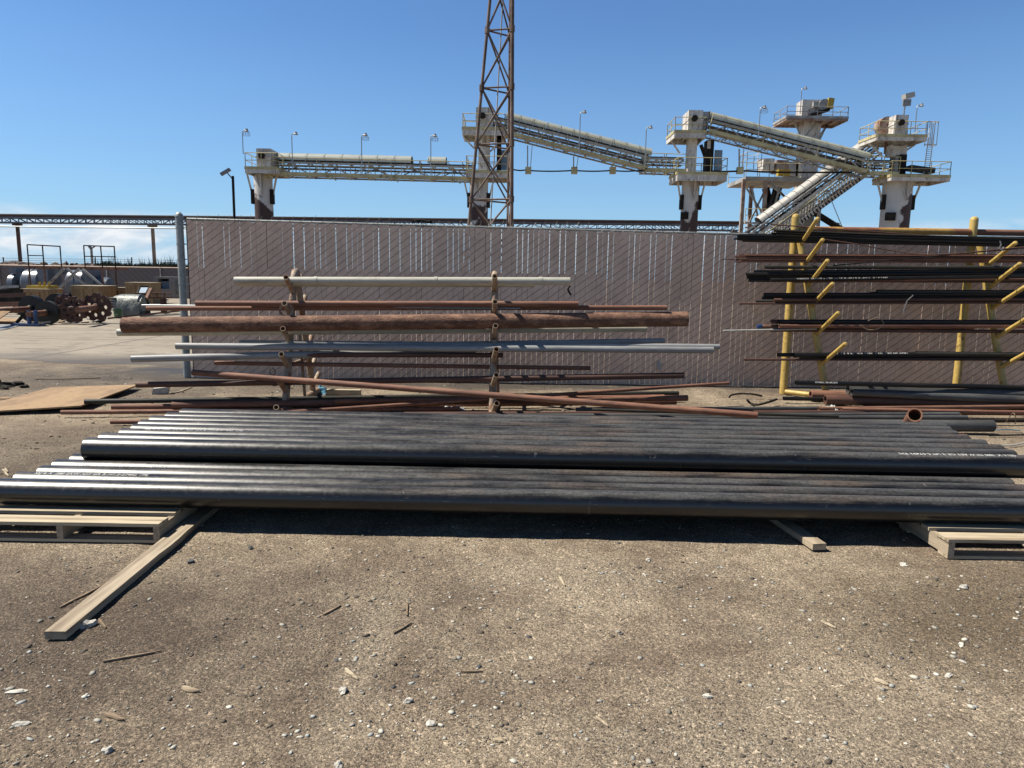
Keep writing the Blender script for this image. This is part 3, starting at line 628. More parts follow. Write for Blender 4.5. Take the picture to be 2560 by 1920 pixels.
def rp(x0, y0, x1, y1, d, Ya, Yb, mat, lab, group='pipes on the left rack', wall=.1, n=28, sag=0, name='rack_pipe', cat='pipe', d1=None):
    p = at(x0, y0, Ya); q = at(x1, y1, Yb)
    r = (d/kk(p)+(d1 or d)/kk(q))/4
    return xpipe(name, p, q, r, r*(1-wall*2) if r > .02 else r*.75, mat, lab, cat, group, n, 7 if sag else 3, sag), p, q, r
o, p, q, r = rp(587, 701.5, 1425, 703, 19.5, 8.74, 8.74, 'cream', 'cream painted pipe on the top arms of the left rack')
for px in (790, 1090, 1352):
    c = p.lerp(q, (px-587)/(1425-587)); mb = MB(); mb.revolve(c-V((.02, 0, 0)), (1, 0, 0), [(0, r), (0, r+.005), (.04, r+.005), (.04, r)], 28, False)
    me_o = mb.build('coupling', MT['cream'], loc=c); me_o.parent = o; me_o.location = c-o.location
rp(592, 712, 1336, 714, 9, 8.83, 8.83, 'cream', 'thin cream pipe half hidden under the cream top pipe')
rp(490, 758.5, 1446, 760, 14, 8.66, 8.66, 'rust', 'brown rusty pipe lying highest on the second arms of the left rack')
rp(367, 771, 1667, 769, 12, 8.76, 8.76, 'rust', 'long brown rusty pipe on the second arms, passing the gate post')
rp(355, 763.5, 1302, 771, 5.5, 8.84, 8.70, 'galv', 'thin galvanised tube between the two brown pipes on the second arms')
rp(308, 813, 1717, 797.5, 40, 8.30, 8.80, 'rust_scaly', 'very thick scaly rusty pipe, the thickest on the left rack', d1=36, wall=.05, n=48)
rp(295, 831, 1616, 822, 18, 8.52, 8.95, 'cream', 'cream pipe tucked under the thick scaly rusty pipe')
rp(441, 865, 1783, 875.5, 17, 8.50, 8.55, 'pvc', 'pale grey plastic pipe in front on the fourth arms, sunlit at its right end')
rp(600, 857, 1798, 867, 14, 8.62, 8.66, 'pvc', 'grey plastic pipe behind the front plastic one, reaching farthest right')
rp(760, 866, 1661, 851.5, 12.5, 8.68, 8.78, 'pvc', 'grey plastic pipe rising to the right, rearmost of the plastic ones')
rp(330, 897, 1190, 876, 18, 8.40, 8.70, 'pvc', 'grey plastic pipe drooping to the left below the other plastic pipes')
rp(630, 886.5, 1258, 888, 12.5, 8.52, 8.60, 'rust_dark', 'dark brown pipe under the plastic pipes, ending beside the middle stand')
rp(537, 907.5, 1476, 920.5, 10.5, 8.62, 8.66, 'rust', 'thin reddish pipe alone between the plastic pipes and the lower dark ones')
rp(482, 931, 1893, 1038, 14, 8.32, 7.25, 'rust', 'long rusty pipe slanting from the fifth arm down to the ground on the right', name='slanting_pipe', d1=17)
rp(342, 962, 1710, 938.5, 15, 8.42, 8.52, 'rust_dark', 'dark brown pipe on the fifth arms, crossing behind the slanting rusty pipe')
G2 = 'loose pipes on the ground below the left rack'
def gp2(x0, y0, x1, y1, d, mat, lab, za=None, zb=None, **k):
    # find ends whose heights above the ground are za, zb
    r = d/2/205; za = r+.02 if za is None else za; zb = r+.02 if zb is None else zb
    a = gnd(x0, y0, za); b_ = gnd(x1, y1, zb)
    return rp(x0, y0, x1, y1, d, a.y, b_.y, mat, lab, group=k.pop('group', G2), name='loose_pipe', **k)
gp2(212, 1004, 1696, 983, 12, 'olive', 'steel pipe with a shiny grey left end lying across the plywood corner', .10, .12)
gp2(430, 1013, 1718, 995, 16, 'rust', 'thick brown pipe on the ground in front of the left rack', .12, .12)
gp2(280, 1018, 1690, 1005, 14, 'rust', 'brown pipe under the thick brown one, with a lighter rust patch', .06, .05)
gp2(153, 1031, 1150, 1022, 11, 'rust', 'brown pipe lowest on the ground, its left end on the plywood edge', .05, .06)
gp2(560, 1041, 1822, 958, 9, 'rust', 'thin brown pipe rising to the right behind the slanting rusty pipe', .06, .30)
gp2(277, 1055, 1250, 1049, 11, 'rust', 'short visible end of brown pipe just behind the black stack on the left', .04, .04)
gp2(838, 1003, 1660, 991, 10, 'rust', 'brown pipe half buried among others under the middle stand', .16, .14)
# flange ring hung on the second arm
c = at(716, 776, 8.5); mb = MB(); mb.revolve(c, (.25, -1, .15), [(0, .058), (0, .085), (.035, .085), (.035, .058), (0, .058)], 28, False)
tag(mb.build('flange', MT['tanrack'], loc=c), 'tan round flange hung on the second arm of the stand by the gate post', 'flange')
# ------------------------------------------------------------------ yellow rack
P1 = at(1959, 984, 10.5); yr = thing('yellow_pipe_rack', (P1.x, 10.2, 0), 'yellow steel cantilever rack with slanting arms on the right', 'rack')
def ypost(x, Y, ztop, mt):
    pr = [(0, .055), (ztop-.04, .055), (ztop-.015, .047), (ztop, .028), (ztop+.006, .001)]
    MB().revolve((x, Y, 0), (0, 0, 1), pr, 20).build('post', MT[mt], yr)
x1p = at(1974, 760, 10.5).x; x2p = at(2413, 760, 10.5).x; x3p = x2p+(x2p-x1p)
zt = at(1990, 535, 10.5).z; zr = at(2200, 577, 10.5).z
for x, mt in ((x1p, 'yellow'), (x2p, 'yellow'), (x3p, 'yellow')): ypost(x, 10.5, zt, mt)
MB().tube((x1p+.045, 10.5, zr), (x2p-.045, 10.5, zr), .047, 16).build('top_rail', MT['yellow_rust'], yr)
MB().tube((x2p+.045, 10.5, zr-.0), (x3p-.045, 10.5, zr), .045, 16).build('top_rail', MT['rust_orange'], yr)
roots = [(1996, 609), (2006, 661), (2014, 713), (2027, 764), (2040, 836), (2058, 911)]
tips = [(2045, 545), (2058, 598), (2070, 650), (2083, 708), (2097, 781), (2115, 858)]
G0 = gnd(2066, 997); GL = at(1998, 600, 10.38)
def yleg(z): return G0.y+(10.36-G0.y)*z/GL.z
def xleg(z): return G0.x+(GL.x-G0.x)*z/GL.z
def bay(dx, skip=0):
    MB().poly([(xleg(0)+dx, yleg(0)-.02, 0.02), (xleg(1.0)+dx, yleg(1.0), 1.0), (xleg(GL.z)+dx, yleg(GL.z), GL.z)], .047, 16).build('leaning_leg', MT['yellow'], yr)
    MB().tube((xleg(0)+dx, yleg(0)-.05, .04), (x1p+dx+.0, 10.42, .04), .036, 14).build('foot', MT['yellow'], yr)
    for k, ((rx, ry), (tx, ty)) in enumerate(zip(roots, tips)):
        if k < skip: continue
        z = at(rx, ry, 10.1).z; yl = yleg(z)-.04; rt = at(rx, ry, yl); tp = at(tx, ty, yl-.62)
        rt = V((xleg(rt.z)+dx, yl+.01, rt.z)); tp = V((tp.x+dx, tp.y, tp.z)); d = (tp-rt)
        mb = MB(); mb.revolve(rt, d, [(0, .028), (d.length-.02, .028), (d.length-.006, .022), (d.length, .001)], 16); mb.build('arm', MT['yellow'], yr)
        if dx == 0: YR.append((rt.z, yl))
YR = []
bay(0); bay(x2p-x1p, 1); bay(x3p-x1p, 1)
for dx in (0, x2p-x1p):
    z0 = .40; mb = MB(); mb.bar((xleg(z0)+dx, yleg(z0)-.052, z0), (xleg(z0+.2)+dx, yleg(z0+.2)-.052, z0+.2), .035, .004, (0, 1, 0)); mb.build('label_sticker', MT['whitey'], yr)
# bars and pipes on the yellow rack
def yb(lx, ly, d, ry, off, mat, lab, grp, L=6.1, sag=.0, name='bar_stock', cat='pipe', hollow=True, n=16):
    z = at(lx, ly, 10).z; Y = yleg(z-.05)-.05-off; p = at(lx, ly, Y); q0 = at(2560, ry, Y)
    q = p+(q0-p)*(L/(q0-p).length); r = d/2/kk(p)
    k = 9 if sag else 3; pts = []
    for i in range(k):
        t = i/(k-1); c = p.lerp(q, t); c.z -= sag*math.sin(PI*t*2)**2*.5; pts.append(c)
    mb = MB()
    if hollow and r > .014: mb.pipe(pts, r, r*.78, n)
    else: mb.poly(pts, r, 8)
    c = (p+q)/2; o = mb.build(name, MT[mat], loc=(c.x, c.y, c.z-r)); tag(o, lab, cat, grp); return o, p, q, r
g = 'thin dark bars on the top arms of the yellow rack'; l = 'thin dark steel bar in the bundle on the top arms of the yellow rack'
for i in range(16):
    a = i/15; yb(random.choice((1841, 1843, 1848, 1842, 1856, 1870)), 586+17*a+random.uniform(-1, 1), random.uniform(3, 5), 594+22*a+random.uniform(-1, 1), .02+.09*((i*7) % 5)/5, random.choice(('darksteel', 'darksteel', 'olive')), l, g, cat='bar', name='steel_bar')
l2 = 'thin dark steel bar in the loose upper bunch resting over the top-arm bundle'
for i in range(10):
    a = i/9; yb(1925+random.choice((0, 4, 9, 16)), 574+13*a, random.uniform(3, 4), 596+12*a+random.uniform(-2, 2), .04+.08*((i*3) % 4)/4, random.choice(('darksteel', 'olive')), l2, 'loose upper bunch of thin bars', cat='bar', name='steel_bar', sag=.02)
yb(1926, 561, 3, 606, .10, 'rust_dark', 'single thin bar kinking up out of the top bunch at its left end', None, L=3.4, cat='bar', name='steel_bar')
o, p, q, r = yb(1838, 596, 6, 602, .02, 'darksteel', 'dark tube with a pale blue cap in the top bundle', None)
c = p; mb = MB(); mb.revolve(c-V((.03, 0, 0)), (1, 0, 0), [(0, .001), (0, r+.006), (.05, r+.006), (.05, r)], 16, False); oo = mb.build('end_cap', MT['bluegrey'], loc=c); oo.parent = o; oo.location = c-o.location
g = 'rusty bars on the second arms of the yellow rack'; l = 'thin red-brown rusty bar in the bundle on the second arms of the yellow rack'
for i in range(18):
    a = i/17; yb(random.choice((1836, 1838, 1829, 1848, 1850, 1862, 1910)), 636+19*a+random.uniform(-.6, .6), random.uniform(2.4, 3.6), 637+19*a+random.uniform(-1, 1), .02+.09*((i*7) % 5)/5, random.choice(('rust_dark', 'rust_dark', 'rust')), l, g, cat='bar', name='rusty_bar')
yb(1806, 648, 2.6, 650, .03, 'rust_dark', 'rusty bar reaching farthest left from the second arms of the yellow rack', None, cat='bar', name='rusty_bar')
def rod(pts, Y, r, mat, lab, name='bent_rod', cat='rod'):
    P = [at(a, b, Y) for a, b in pts]; Q = []
    for i in range(len(P)-1):      # Catmull-Rom
        p0 = P[max(i-1, 0)]; p1 = P[i]; p2 = P[i+1]; p3 = P[min(i+2, len(P)-1)]
        for k in range(6):
            t = k/6; Q.append(.5*((2*p1)+(p2-p0)*t+(2*p0-5*p1+4*p2-p3)*t*t+(3*p1-p0-3*p2+p3)*t**3))
    Q.append(P[-1]); o = MB().poly(Q, r, 8).build(name, MT[mat]); tag(o, lab, cat); return o
rod([(2063, 599), (2140, 610), (2220, 625), (2309, 636), (2400, 633), (2560, 617), (2640, 608)], 9.6, .007, 'rust_dark', 'thin rod sagging in a long curve between top and second arms at right')
rod([(2083, 664), (2170, 656), (2290, 645), (2420, 632), (2600, 617)], 9.75, .008, 'darksteel', 'straight dark rod rising to the right above the third arms of the yellow rack')
g = 'dull pipes on the third arms of the yellow rack'
T3 = 'third arms of the yellow rack'
yb(1912, 668, 9, 669, .13, 'olive', 'uppermost dull pipe on the '+T3, g)
yb(1886, 680, 9, 677, .06, 'olive', 'second highest dull pipe on the '+T3+', sunlit', g)
yb(1866, 686, 9, 684, .12, 'darksteel', 'dark pipe with a brown open mouth on the '+T3, g)
yb(1920, 687, 10, 686, .08, 'olive', 'dull pipe starting further right in the middle of the '+T3, g)
o, p, q, r = yb(1926, 700, 9, 691, .20, 'darksteel', 'dark pipe with upside-down lettering on the '+T3, g)
ltext(o, '3931.4 - E  1-1/4" X 0.140" X 21.00  HEAT 544430  KOREA', 1990, 2217, p, q, r, math.radians(62), flip=True, size=.017)
yb(1868, 693, 9, 696, .04, 'darksteel', 'dark pipe lower left in the bundle on the '+T3, g)
yb(1872, 701, 8, 703, .10, 'darksteel', 'lowest pipe at the left end of the '+T3, g)
yb(1980, 703, 8, 699, .15, 'rust_dark', 'brown pipe along the underside of the '+T3+' bundle', g)
g = 'dull pipes on the fourth arms of the yellow rack'; T4 = 'fourth arms of the yellow rack'
yb(1910, 737, 10, 736, .10, 'darksteel', 'uppermost dark pipe at the left end of the '+T4, g)
yb(1906, 745, 8, 744, .06, 'darksteel', 'dark pipe just under the uppermost one on the '+T4, g)
yb(1891, 754, 10, 752, .12, 'olive', 'lowest thick pipe on the '+T4, g)
yb(1848, 759, 5, 757, .18, 'rust_dark', 'thin brown tube reaching farthest left from the '+T4, g)
yb(2192, 729, 10, 730, .10, 'olive', 'dull pipe with its cut end in mid-span above the '+T4, g)
yb(2174, 732, 5, 735, .05, 'olive', 'thin bar ending beside the mid-span cut end on the '+T4, g)
yb(1935, 750, 8, 748, .18, 'rust_dark', 'dark brown pipe mid bundle on the '+T4, g)
g = 'pipes on the fifth arms of the yellow rack'; T5 = 'fifth arms of the yellow rack'
yb(1927, 804, 11, 806, .07, 'rust_dark', 'brown pipe with an open mouth furthest left on the '+T5, g, L=1.0)
yb(1946, 804, 11, 805, .14, 'darksteel', 'dark upper pipe on the '+T5, g)
o, p, q, r = yb(1897, 817, 11, 822, .05, 'rust_scaly', 'scaly dark pipe with a blue cap on the '+T5, g, L=3)
mb = MB(); mb.revolve(p-V((.02, 0, 0)), (1, 0, 0), [(0, .012), (0, r+.007), (.06, r+.007), (.06, r)], 16, False); oo = mb.build('end_cap', MT['blue'], loc=p); oo.parent = o; oo.location = p-o.location
yb(1948, 815, 11, 815, .16, 'rust', 'light brown pipe on the '+T5+', its top edge sunlit', g)
yb(1808, 827, 4.5, 811, .10, 'whitey', 'thin pale conduit sticking out left of the '+T5, g, L=1.3)
yb(1925, 825, 9, 829, .08, 'rust_dark', 'lowest brown pipe on the '+T5, g)
g = 'pipes on the lowest arms of the yellow rack'; T6 = 'lowest arms of the yellow rack'
yb(1944, 887, 10, 889, .06, 'darksteel', 'dark pipe furthest left of the thick ones on the '+T6, g)
o, p, q, r = yb(1986, 888, 12, 884, .15, 'darksteel', 'dark pipe lettered in white on the '+T6, g, L=1.85)
ltext(o, 'HEAT 384 SMLS A53 B  ASTM A106 GR B  2 X .154', 2096, 2284, p, q, r, math.radians(50), flip=True, size=.02)
yb(2289, 884, 12, 887, .15, 'olive', 'dull pipe with an open mouth in mid-span on the '+T6, g)
yb(1860, 899, 6, 899, .10, 'rust_dark', 'thin striped tube reaching farthest left from the '+T6, g)
yb(2000, 896, 9, 896, .10, 'darksteel', 'lowest dark pipe on the '+T6, g)
# tape scraps and a strap
for pts, Y, lab in ((((2500, 602), (2503, 612), (2498, 620), (2510, 628)), 9.45, 'white tape scrap hanging from the top bars at the far right'),
                    (((2283, 738), (2268, 752), (2262, 768), (2258, 782)), 9.5, 'clear plastic strip dangling under the fourth arms'),
                    (((1987, 908), (1984, 918), (1988, 927)), 9.8, 'short tape scrap dangling by the left yellow post')):
    P = [at(a, b_, Y) for a, b_ in pts]; mb = MB()
    for i in range(len(P)-1): mb.bar(P[i], P[i+1], .014, .002, (0, 1, .3))
    tag(mb.build('tape_scrap', MT['whitey']), lab, 'tape')
rod([(2170, 802), (2190, 795), (2205, 800), (2208, 812), (2195, 822), (2170, 824), (2150, 813)], 9.42, .006, 'rope', 'loop of tan strap around the pipes of the fifth arms', 'strap', 'strap')
rod([(1426, 714), (1420, 724), (1428, 738)], 8.9, .012, 'dark', 'dark rag hanging under the right end of the cream top pipe', 'rag', 'rag')
rod([(678, 922), (674, 932), (684, 938), (688, 928), (680, 919)], 10.9, .006, 'dark', 'small loop of black wire hung on the fence by the left stand', 'wire_loop', 'wire')
P = [at(1646, 903, 11.15), at(1653, 908, 11.15), at(1652, 930, 11.15), at(1640, 918, 11.15)]
mb = MB(); mb.add(P+[p_+V((0, -.006, 0)) for p_ in P], [(0, 1, 2, 3), (7, 6, 5, 4), (0, 4, 5, 1), (1, 5, 6, 2), (2, 6, 7, 3), (3, 7, 4, 0)]); tag(mb.build('paper_scrap', MT['whitey']), 'torn pale scrap stuck on the fence right of the left rack', 'scrap')
# ------------------------------------------------------------------ pipes piled on the ground at right
G3 = 'pipes piled on the ground below the yellow rack'
def gr(x0, y0, x1, y1, d, mat, lab, za, zb, wall=.1, d1=None, n=28):
    a = gnd(x0, y0, za); b_ = gnd(x1, y1, zb)
    return rp(x0, y0, x1, y1, d, a.y, b_.y, mat, lab, group=G3, name='piled_pipe', wall=wall, d1=d1, n=n)
o, p, q, r = gr(1989, 957, 2760, 972, 12, 'darksteel', 'black pipe with faint lettering lying highest behind the piled pipes', .32, .30)
ltext(o, 'KOREA SEAMLESS', 2055, 2112, p, q, r, math.radians(60), size=.02)
gr(2119, 973, 2790, 993, 26, 'dustpipe', 'thick dusty black pipe lying highest in the pile under the yellow rack', .22, .20, .06)
gr(2129, 980, 2790, 1010, 20, 'dustpipe', 'black pipe with an open mouth in front of the thick dusty one', .20, .12, .12)
gr(2026, 987, 2760, 1004, 24, 'rust', 'wide rusty pipe whose ring-shaped mouth shows behind the leaning yellow leg', .09, .08, .14)
gr(2063, 999, 2750, 1016, 25, 'rust_dark', 'rusty open-mouthed pipe lowest beside the leaning yellow leg', .075, .07, .14)
gr(1958, 996, 2300, 1003, 10, 'darksteel', 'slim black pipe sticking out left of the piled pipes', .06, .05)
gr(2047, 1022, 2800, 1014, 10, 'rust_orange', 'bright orange-rust pipe running far right across the pile', .07, .07)
gr(1440, 1024, 2054, 1021, 11, 'dustpipe', 'black pipe behind the stack, ending by a white rag', .06, .06)
gr(2104, 1023, 2800, 1036, 8, 'rust', 'slim brown pipe with an open mouth right of the white rag', .10, .07, d1=12)
gr(1010, 1036, 2374, 1030, 12, 'rust_dark', 'brown dusty pipe first behind the row of long ground pipes', .08, .06)
gr(1030, 1041, 2396, 1036, 12, 'dustpipe', 'dusty black pipe second in the row of long ground pipes', .07, .06)
o, p, q, r = gr(1040, 1047, 2416, 1044, 13, 'dustpipe', 'dusty black pipe lettered in white, behind the open-mouthed stub', .07, .06)
ltext(o, 'KOREA', 2098, 2140, p, q, r, math.radians(8), size=.045); 
gr(1480, 1024, 2096, 1041, 8, 'olive', 'slim grey-brown pipe slanting down right over the row of ground pipes', .14, .16)
gr(1100, 1058, 2481, 1065, 30, 'dustpipe', 'thick black pipe with rounded end lying behind the black stack at right', .09, .09, .06, n=40)
gr(2400, 1031, 2900, 1035, 13, 'rust_dark', 'dark brown pipe running off the right edge behind the open-mouthed stub', .06, .06)
gr(2420, 1052, 2900, 1047, 11, 'dark', 'dark charred-looking bar running off the right edge', .05, .05)
c = at(2287, 1037, 7.05); bk = at(2270, 1066, 7.55); r = 17.5/kk(c)
mb = MB().pipe([c, bk], r, r*.82, 32); tag(mb.build('pipe_stub', MT['rust']), 'open-mouthed rusty pipe stub propped up behind the black stack, facing the camera', 'pipe')
# rubbish on the ground
def crumple(px, py, w_, h_, mat, lab, name, cat, Y=None, z=0.0):
    c = gnd(px, py, z) if Y is None else at(px, py, Y); k = kk(c); n = 9; P = []
    for j in range(n):
        for i in range(n):
            u = i/(n-1)-.5; v_ = j/(n-1)-.5; q = (u*u+v_*v_)**.5
            P.append((c.x+u*w_/k*1.0, c.y+v_*.18, max(.004, z+(h_/k)*(1-2.2*q)*.8+.05*noise.noise(V((u*6, v_*6, px)))+.012)))
    mb = MB(); mb.add(P, [(j*n+i, j*n+i+1, (j+1)*n+i+1, (j+1)*n+i) for j in range(n-1) for i in range(n-1)])
    o = mb.build(name, MT[mat]); tag(o, lab, cat); m_ = o.modifiers.new('s', 'SOLIDIFY'); m_.thickness = .003; return o
crumple(800, 984, 60, 26, 'tarp', 'crumpled blue tarp under the stand nearest the gate post', 'tarp', 'tarp')
crumple(815, 1026, 70, 5, 'tarp', 'strip of bright blue tarp flat on the ground behind the black stack', 'tarp', 'tarp')
crumple(1130, 1024, 60, 6, 'whitey', 'pale green-white plastic sheet scrap left of the middle stand', 'plastic_scrap', 'plastic')
crumple(2080, 1024, 26, 12, 'whitey', 'white rag between two pipe ends in the right-hand pile', 'rag', 'rag', z=.05)
p = gnd(850, 990); MB().box(p.x-.18, p.y-.04, 0, p.x+.28, p.y+.05, .09).build('wood_block', MT['wood'])
tag(bpy.data.objects['wood_block'], 'sunlit wood block lying right of the blue tarp', 'wood block')
def hose(pts, rpx, mat, lab, name='rubber_hose', cat='hose', zs=None):
    P = []
    for i, (a, b_) in enumerate(pts): P.append(gnd(a, b_, (zs[i] if zs else .02)))
    Q = []
    for i in range(len(P)-1):
        p0 = P[max(i-1, 0)]; p1 = P[i]; p2 = P[i+1]; p3 = P[min(i+2, len(P)-1)]
        for k in range(6):
            t = k/6; Q.append(.5*((2*p1)+(p2-p0)*t+(2*p0-5*p1+4*p2-p3)*t*t+(3*p1-p0-3*p2+p3)*t**3))
    Q.append(P[-1]); tag(MB().poly(Q, rpx/kk(P[0]), 8).build(name, MT[mat]), lab, cat)
hose([(1823, 994), (1828, 988), (1850, 984), (1880, 985), (1905, 990)], 2.4, 'dark', 'black rubber strip arched on the dirt mound left of the yellow foot', zs=[.03, .06, .07, .07, .04])
hose([(1868, 999), (1876, 1008), (1892, 1012), (1915, 1007), (1942, 998)], 3.0, 'dark', 'thicker curled black rubber piece below the arched strip', zs=[.08, .03, .03, .05, .08])
hose([(2472, 1089), (2510, 1088), (2560, 1087)], 2, 'dark', 'thin dark bar on bare ground at the right edge')
hose([(2478, 1119), (2510, 1114), (2535, 1113), (2562, 1107)], 2, 'whitey', 'pale bent tube on the ground at the right edge, near the upper pipe ends')
hose([(2490, 1075), (2520, 1074), (2550, 1076)], 1.2, 'tarp', 'thin green-blue string on the ground by the right edge')
hose([(2515, 1055), (2532, 1033), (2540, 1045), (2538, 1060)], 1.0, 'rope', 'thin wire looping up over the pipes at the right edge', 'loose_wire', 'wire', zs=[.1, .25, .2, .08])
chip((2392, 1092), (2418, 1094), 14, 'rust_dark', 'chunk of dark rotten wood beside the thick black pipe end', 'wood_chunk', 'wood', .03)
chip((425, 985), (478, 973), 5, 'wood', 'pale thin stick leaning right of the square white block', 'stick', 'stick', .01)
chip((90, 948), (250, 947), 7, 'rope', 'long thin board lying on the wet edge of the concrete', 'thin_board', 'board', .015)
chip((-30, 998), (40, 996), 20, 'plywood', 'pale board edge at the left, beside the plywood', 'thin_board', 'board', .015)
# plywood sheet
A_, B_, C_, D_ = [gnd(a, b_) for a, b_ in ((127, 974), (348, 973), (203, 1029), (-110, 1042))]
zz = [.015, .05, .055, .02]; top = [V((q.x, q.y, z_+.018)) for q, z_ in zip((A_, B_, C_, D_), zz)]; bot = [V((q.x, q.y, z_)) for q, z_ in zip((A_, B_, C_, D_), zz)]
mb = MB(); mb.add(bot+top, [(0, 1, 2, 3), (7, 6, 5, 4), (0, 4, 5, 1), (1, 5, 6, 2), (2, 6, 7, 3), (3, 7, 4, 0)]); tag(mb.build('plywood_sheet', MT['plywood']), 'tan weathered plywood sheet lying on the dirt at the left', 'plywood')
for i, (px, py, s_) in enumerate(((20, 966, 22), (45, 962, 18), (-10, 958, 24), (8, 972, 15), (62, 968, 12))):
    p = gnd(px, py); r = s_/kk(p)/2*1.4; o = MB().ico((p.x, p.y, r*.2), r, 2, 1.1, (1.2, .8, .5), i, i*2.3).build('dirt_clod', MT['dark']); tag(o, 'dark clod of dirt in the small heap beyond the plywood', 'dirt clod', 'dark clods heaped beyond the plywood')
# ------------------------------------------------------------------ lattice mast beyond the fence
def lattice():
    YL = 30.0
    L0 = at(1172, 564, YL); R0 = at(1279, 565, YL)
    x_l = lambda z: L0.x+(at(1225, 0, YL).x-L0.x)*(z-L0.z)/(at(1225, 0, YL).z-L0.z)
    x_r = lambda z: R0.x+(at(1281, 0, YL).x-R0.x)*(z-R0.z)/(at(1281, 0, YL).z-R0.z)
    def leg(k, z):
        a = x_l(z); b_ = x_r(z); wd = b_-a
        return (V((a, YL, z)), V((b_, YL-.25*wd, z)), V((b_-.10*wd, YL+.68*wd, z)))[k]
    t = thing('lattice_mast', leg(0, 0), 'tall rusty three-legged lattice mast rising out of the picture behind the fence', 'mast')
    ZT = 19.0
    step = at(1200, 220, YL).z-at(1190, 361, YL).z; z0 = at(1190, 361, YL).z
    zs = [z0+step*k for k in range(-3, 6)]
    for k in range(3):
        mb = MB().tube(leg(k, 0), leg(k, ZT), (.062, .075, .05)[k], 10)
        for z in zs:
            if 0 < z < ZT: c = leg(k, z); mb.revolve(c-V((0, 0, .12)), (0, 0, 1), [(0, .001), (0, .10), (.24, .10), (.24, .001)], 8, False)
        mb.build('leg', MT['tower'], t)
    for k in range(3):
        m_ = (k+1) % 3; mb = MB()
        for i, z in enumerate(zs):
            if z < 0 or z > ZT-step: continue
            mb.tube(leg(k, z), leg(m_, z), .036, 8)
            mb.tube(leg(k, z), leg(m_, z+step), .034, 8); mb.tube(leg(m_, z), leg(k, z+step), .034, 8)
        mb.build('bracing', MT['tower'], t)
    c0 = at(1226, 564, YL+.5); c1 = at(1257, 0, YL+.35); d = (c1-c0); MB().tube(c0-d*.4, c1+d*.5, .026, 8).build('conduit', MT['grey_paint'], t)
lattice()
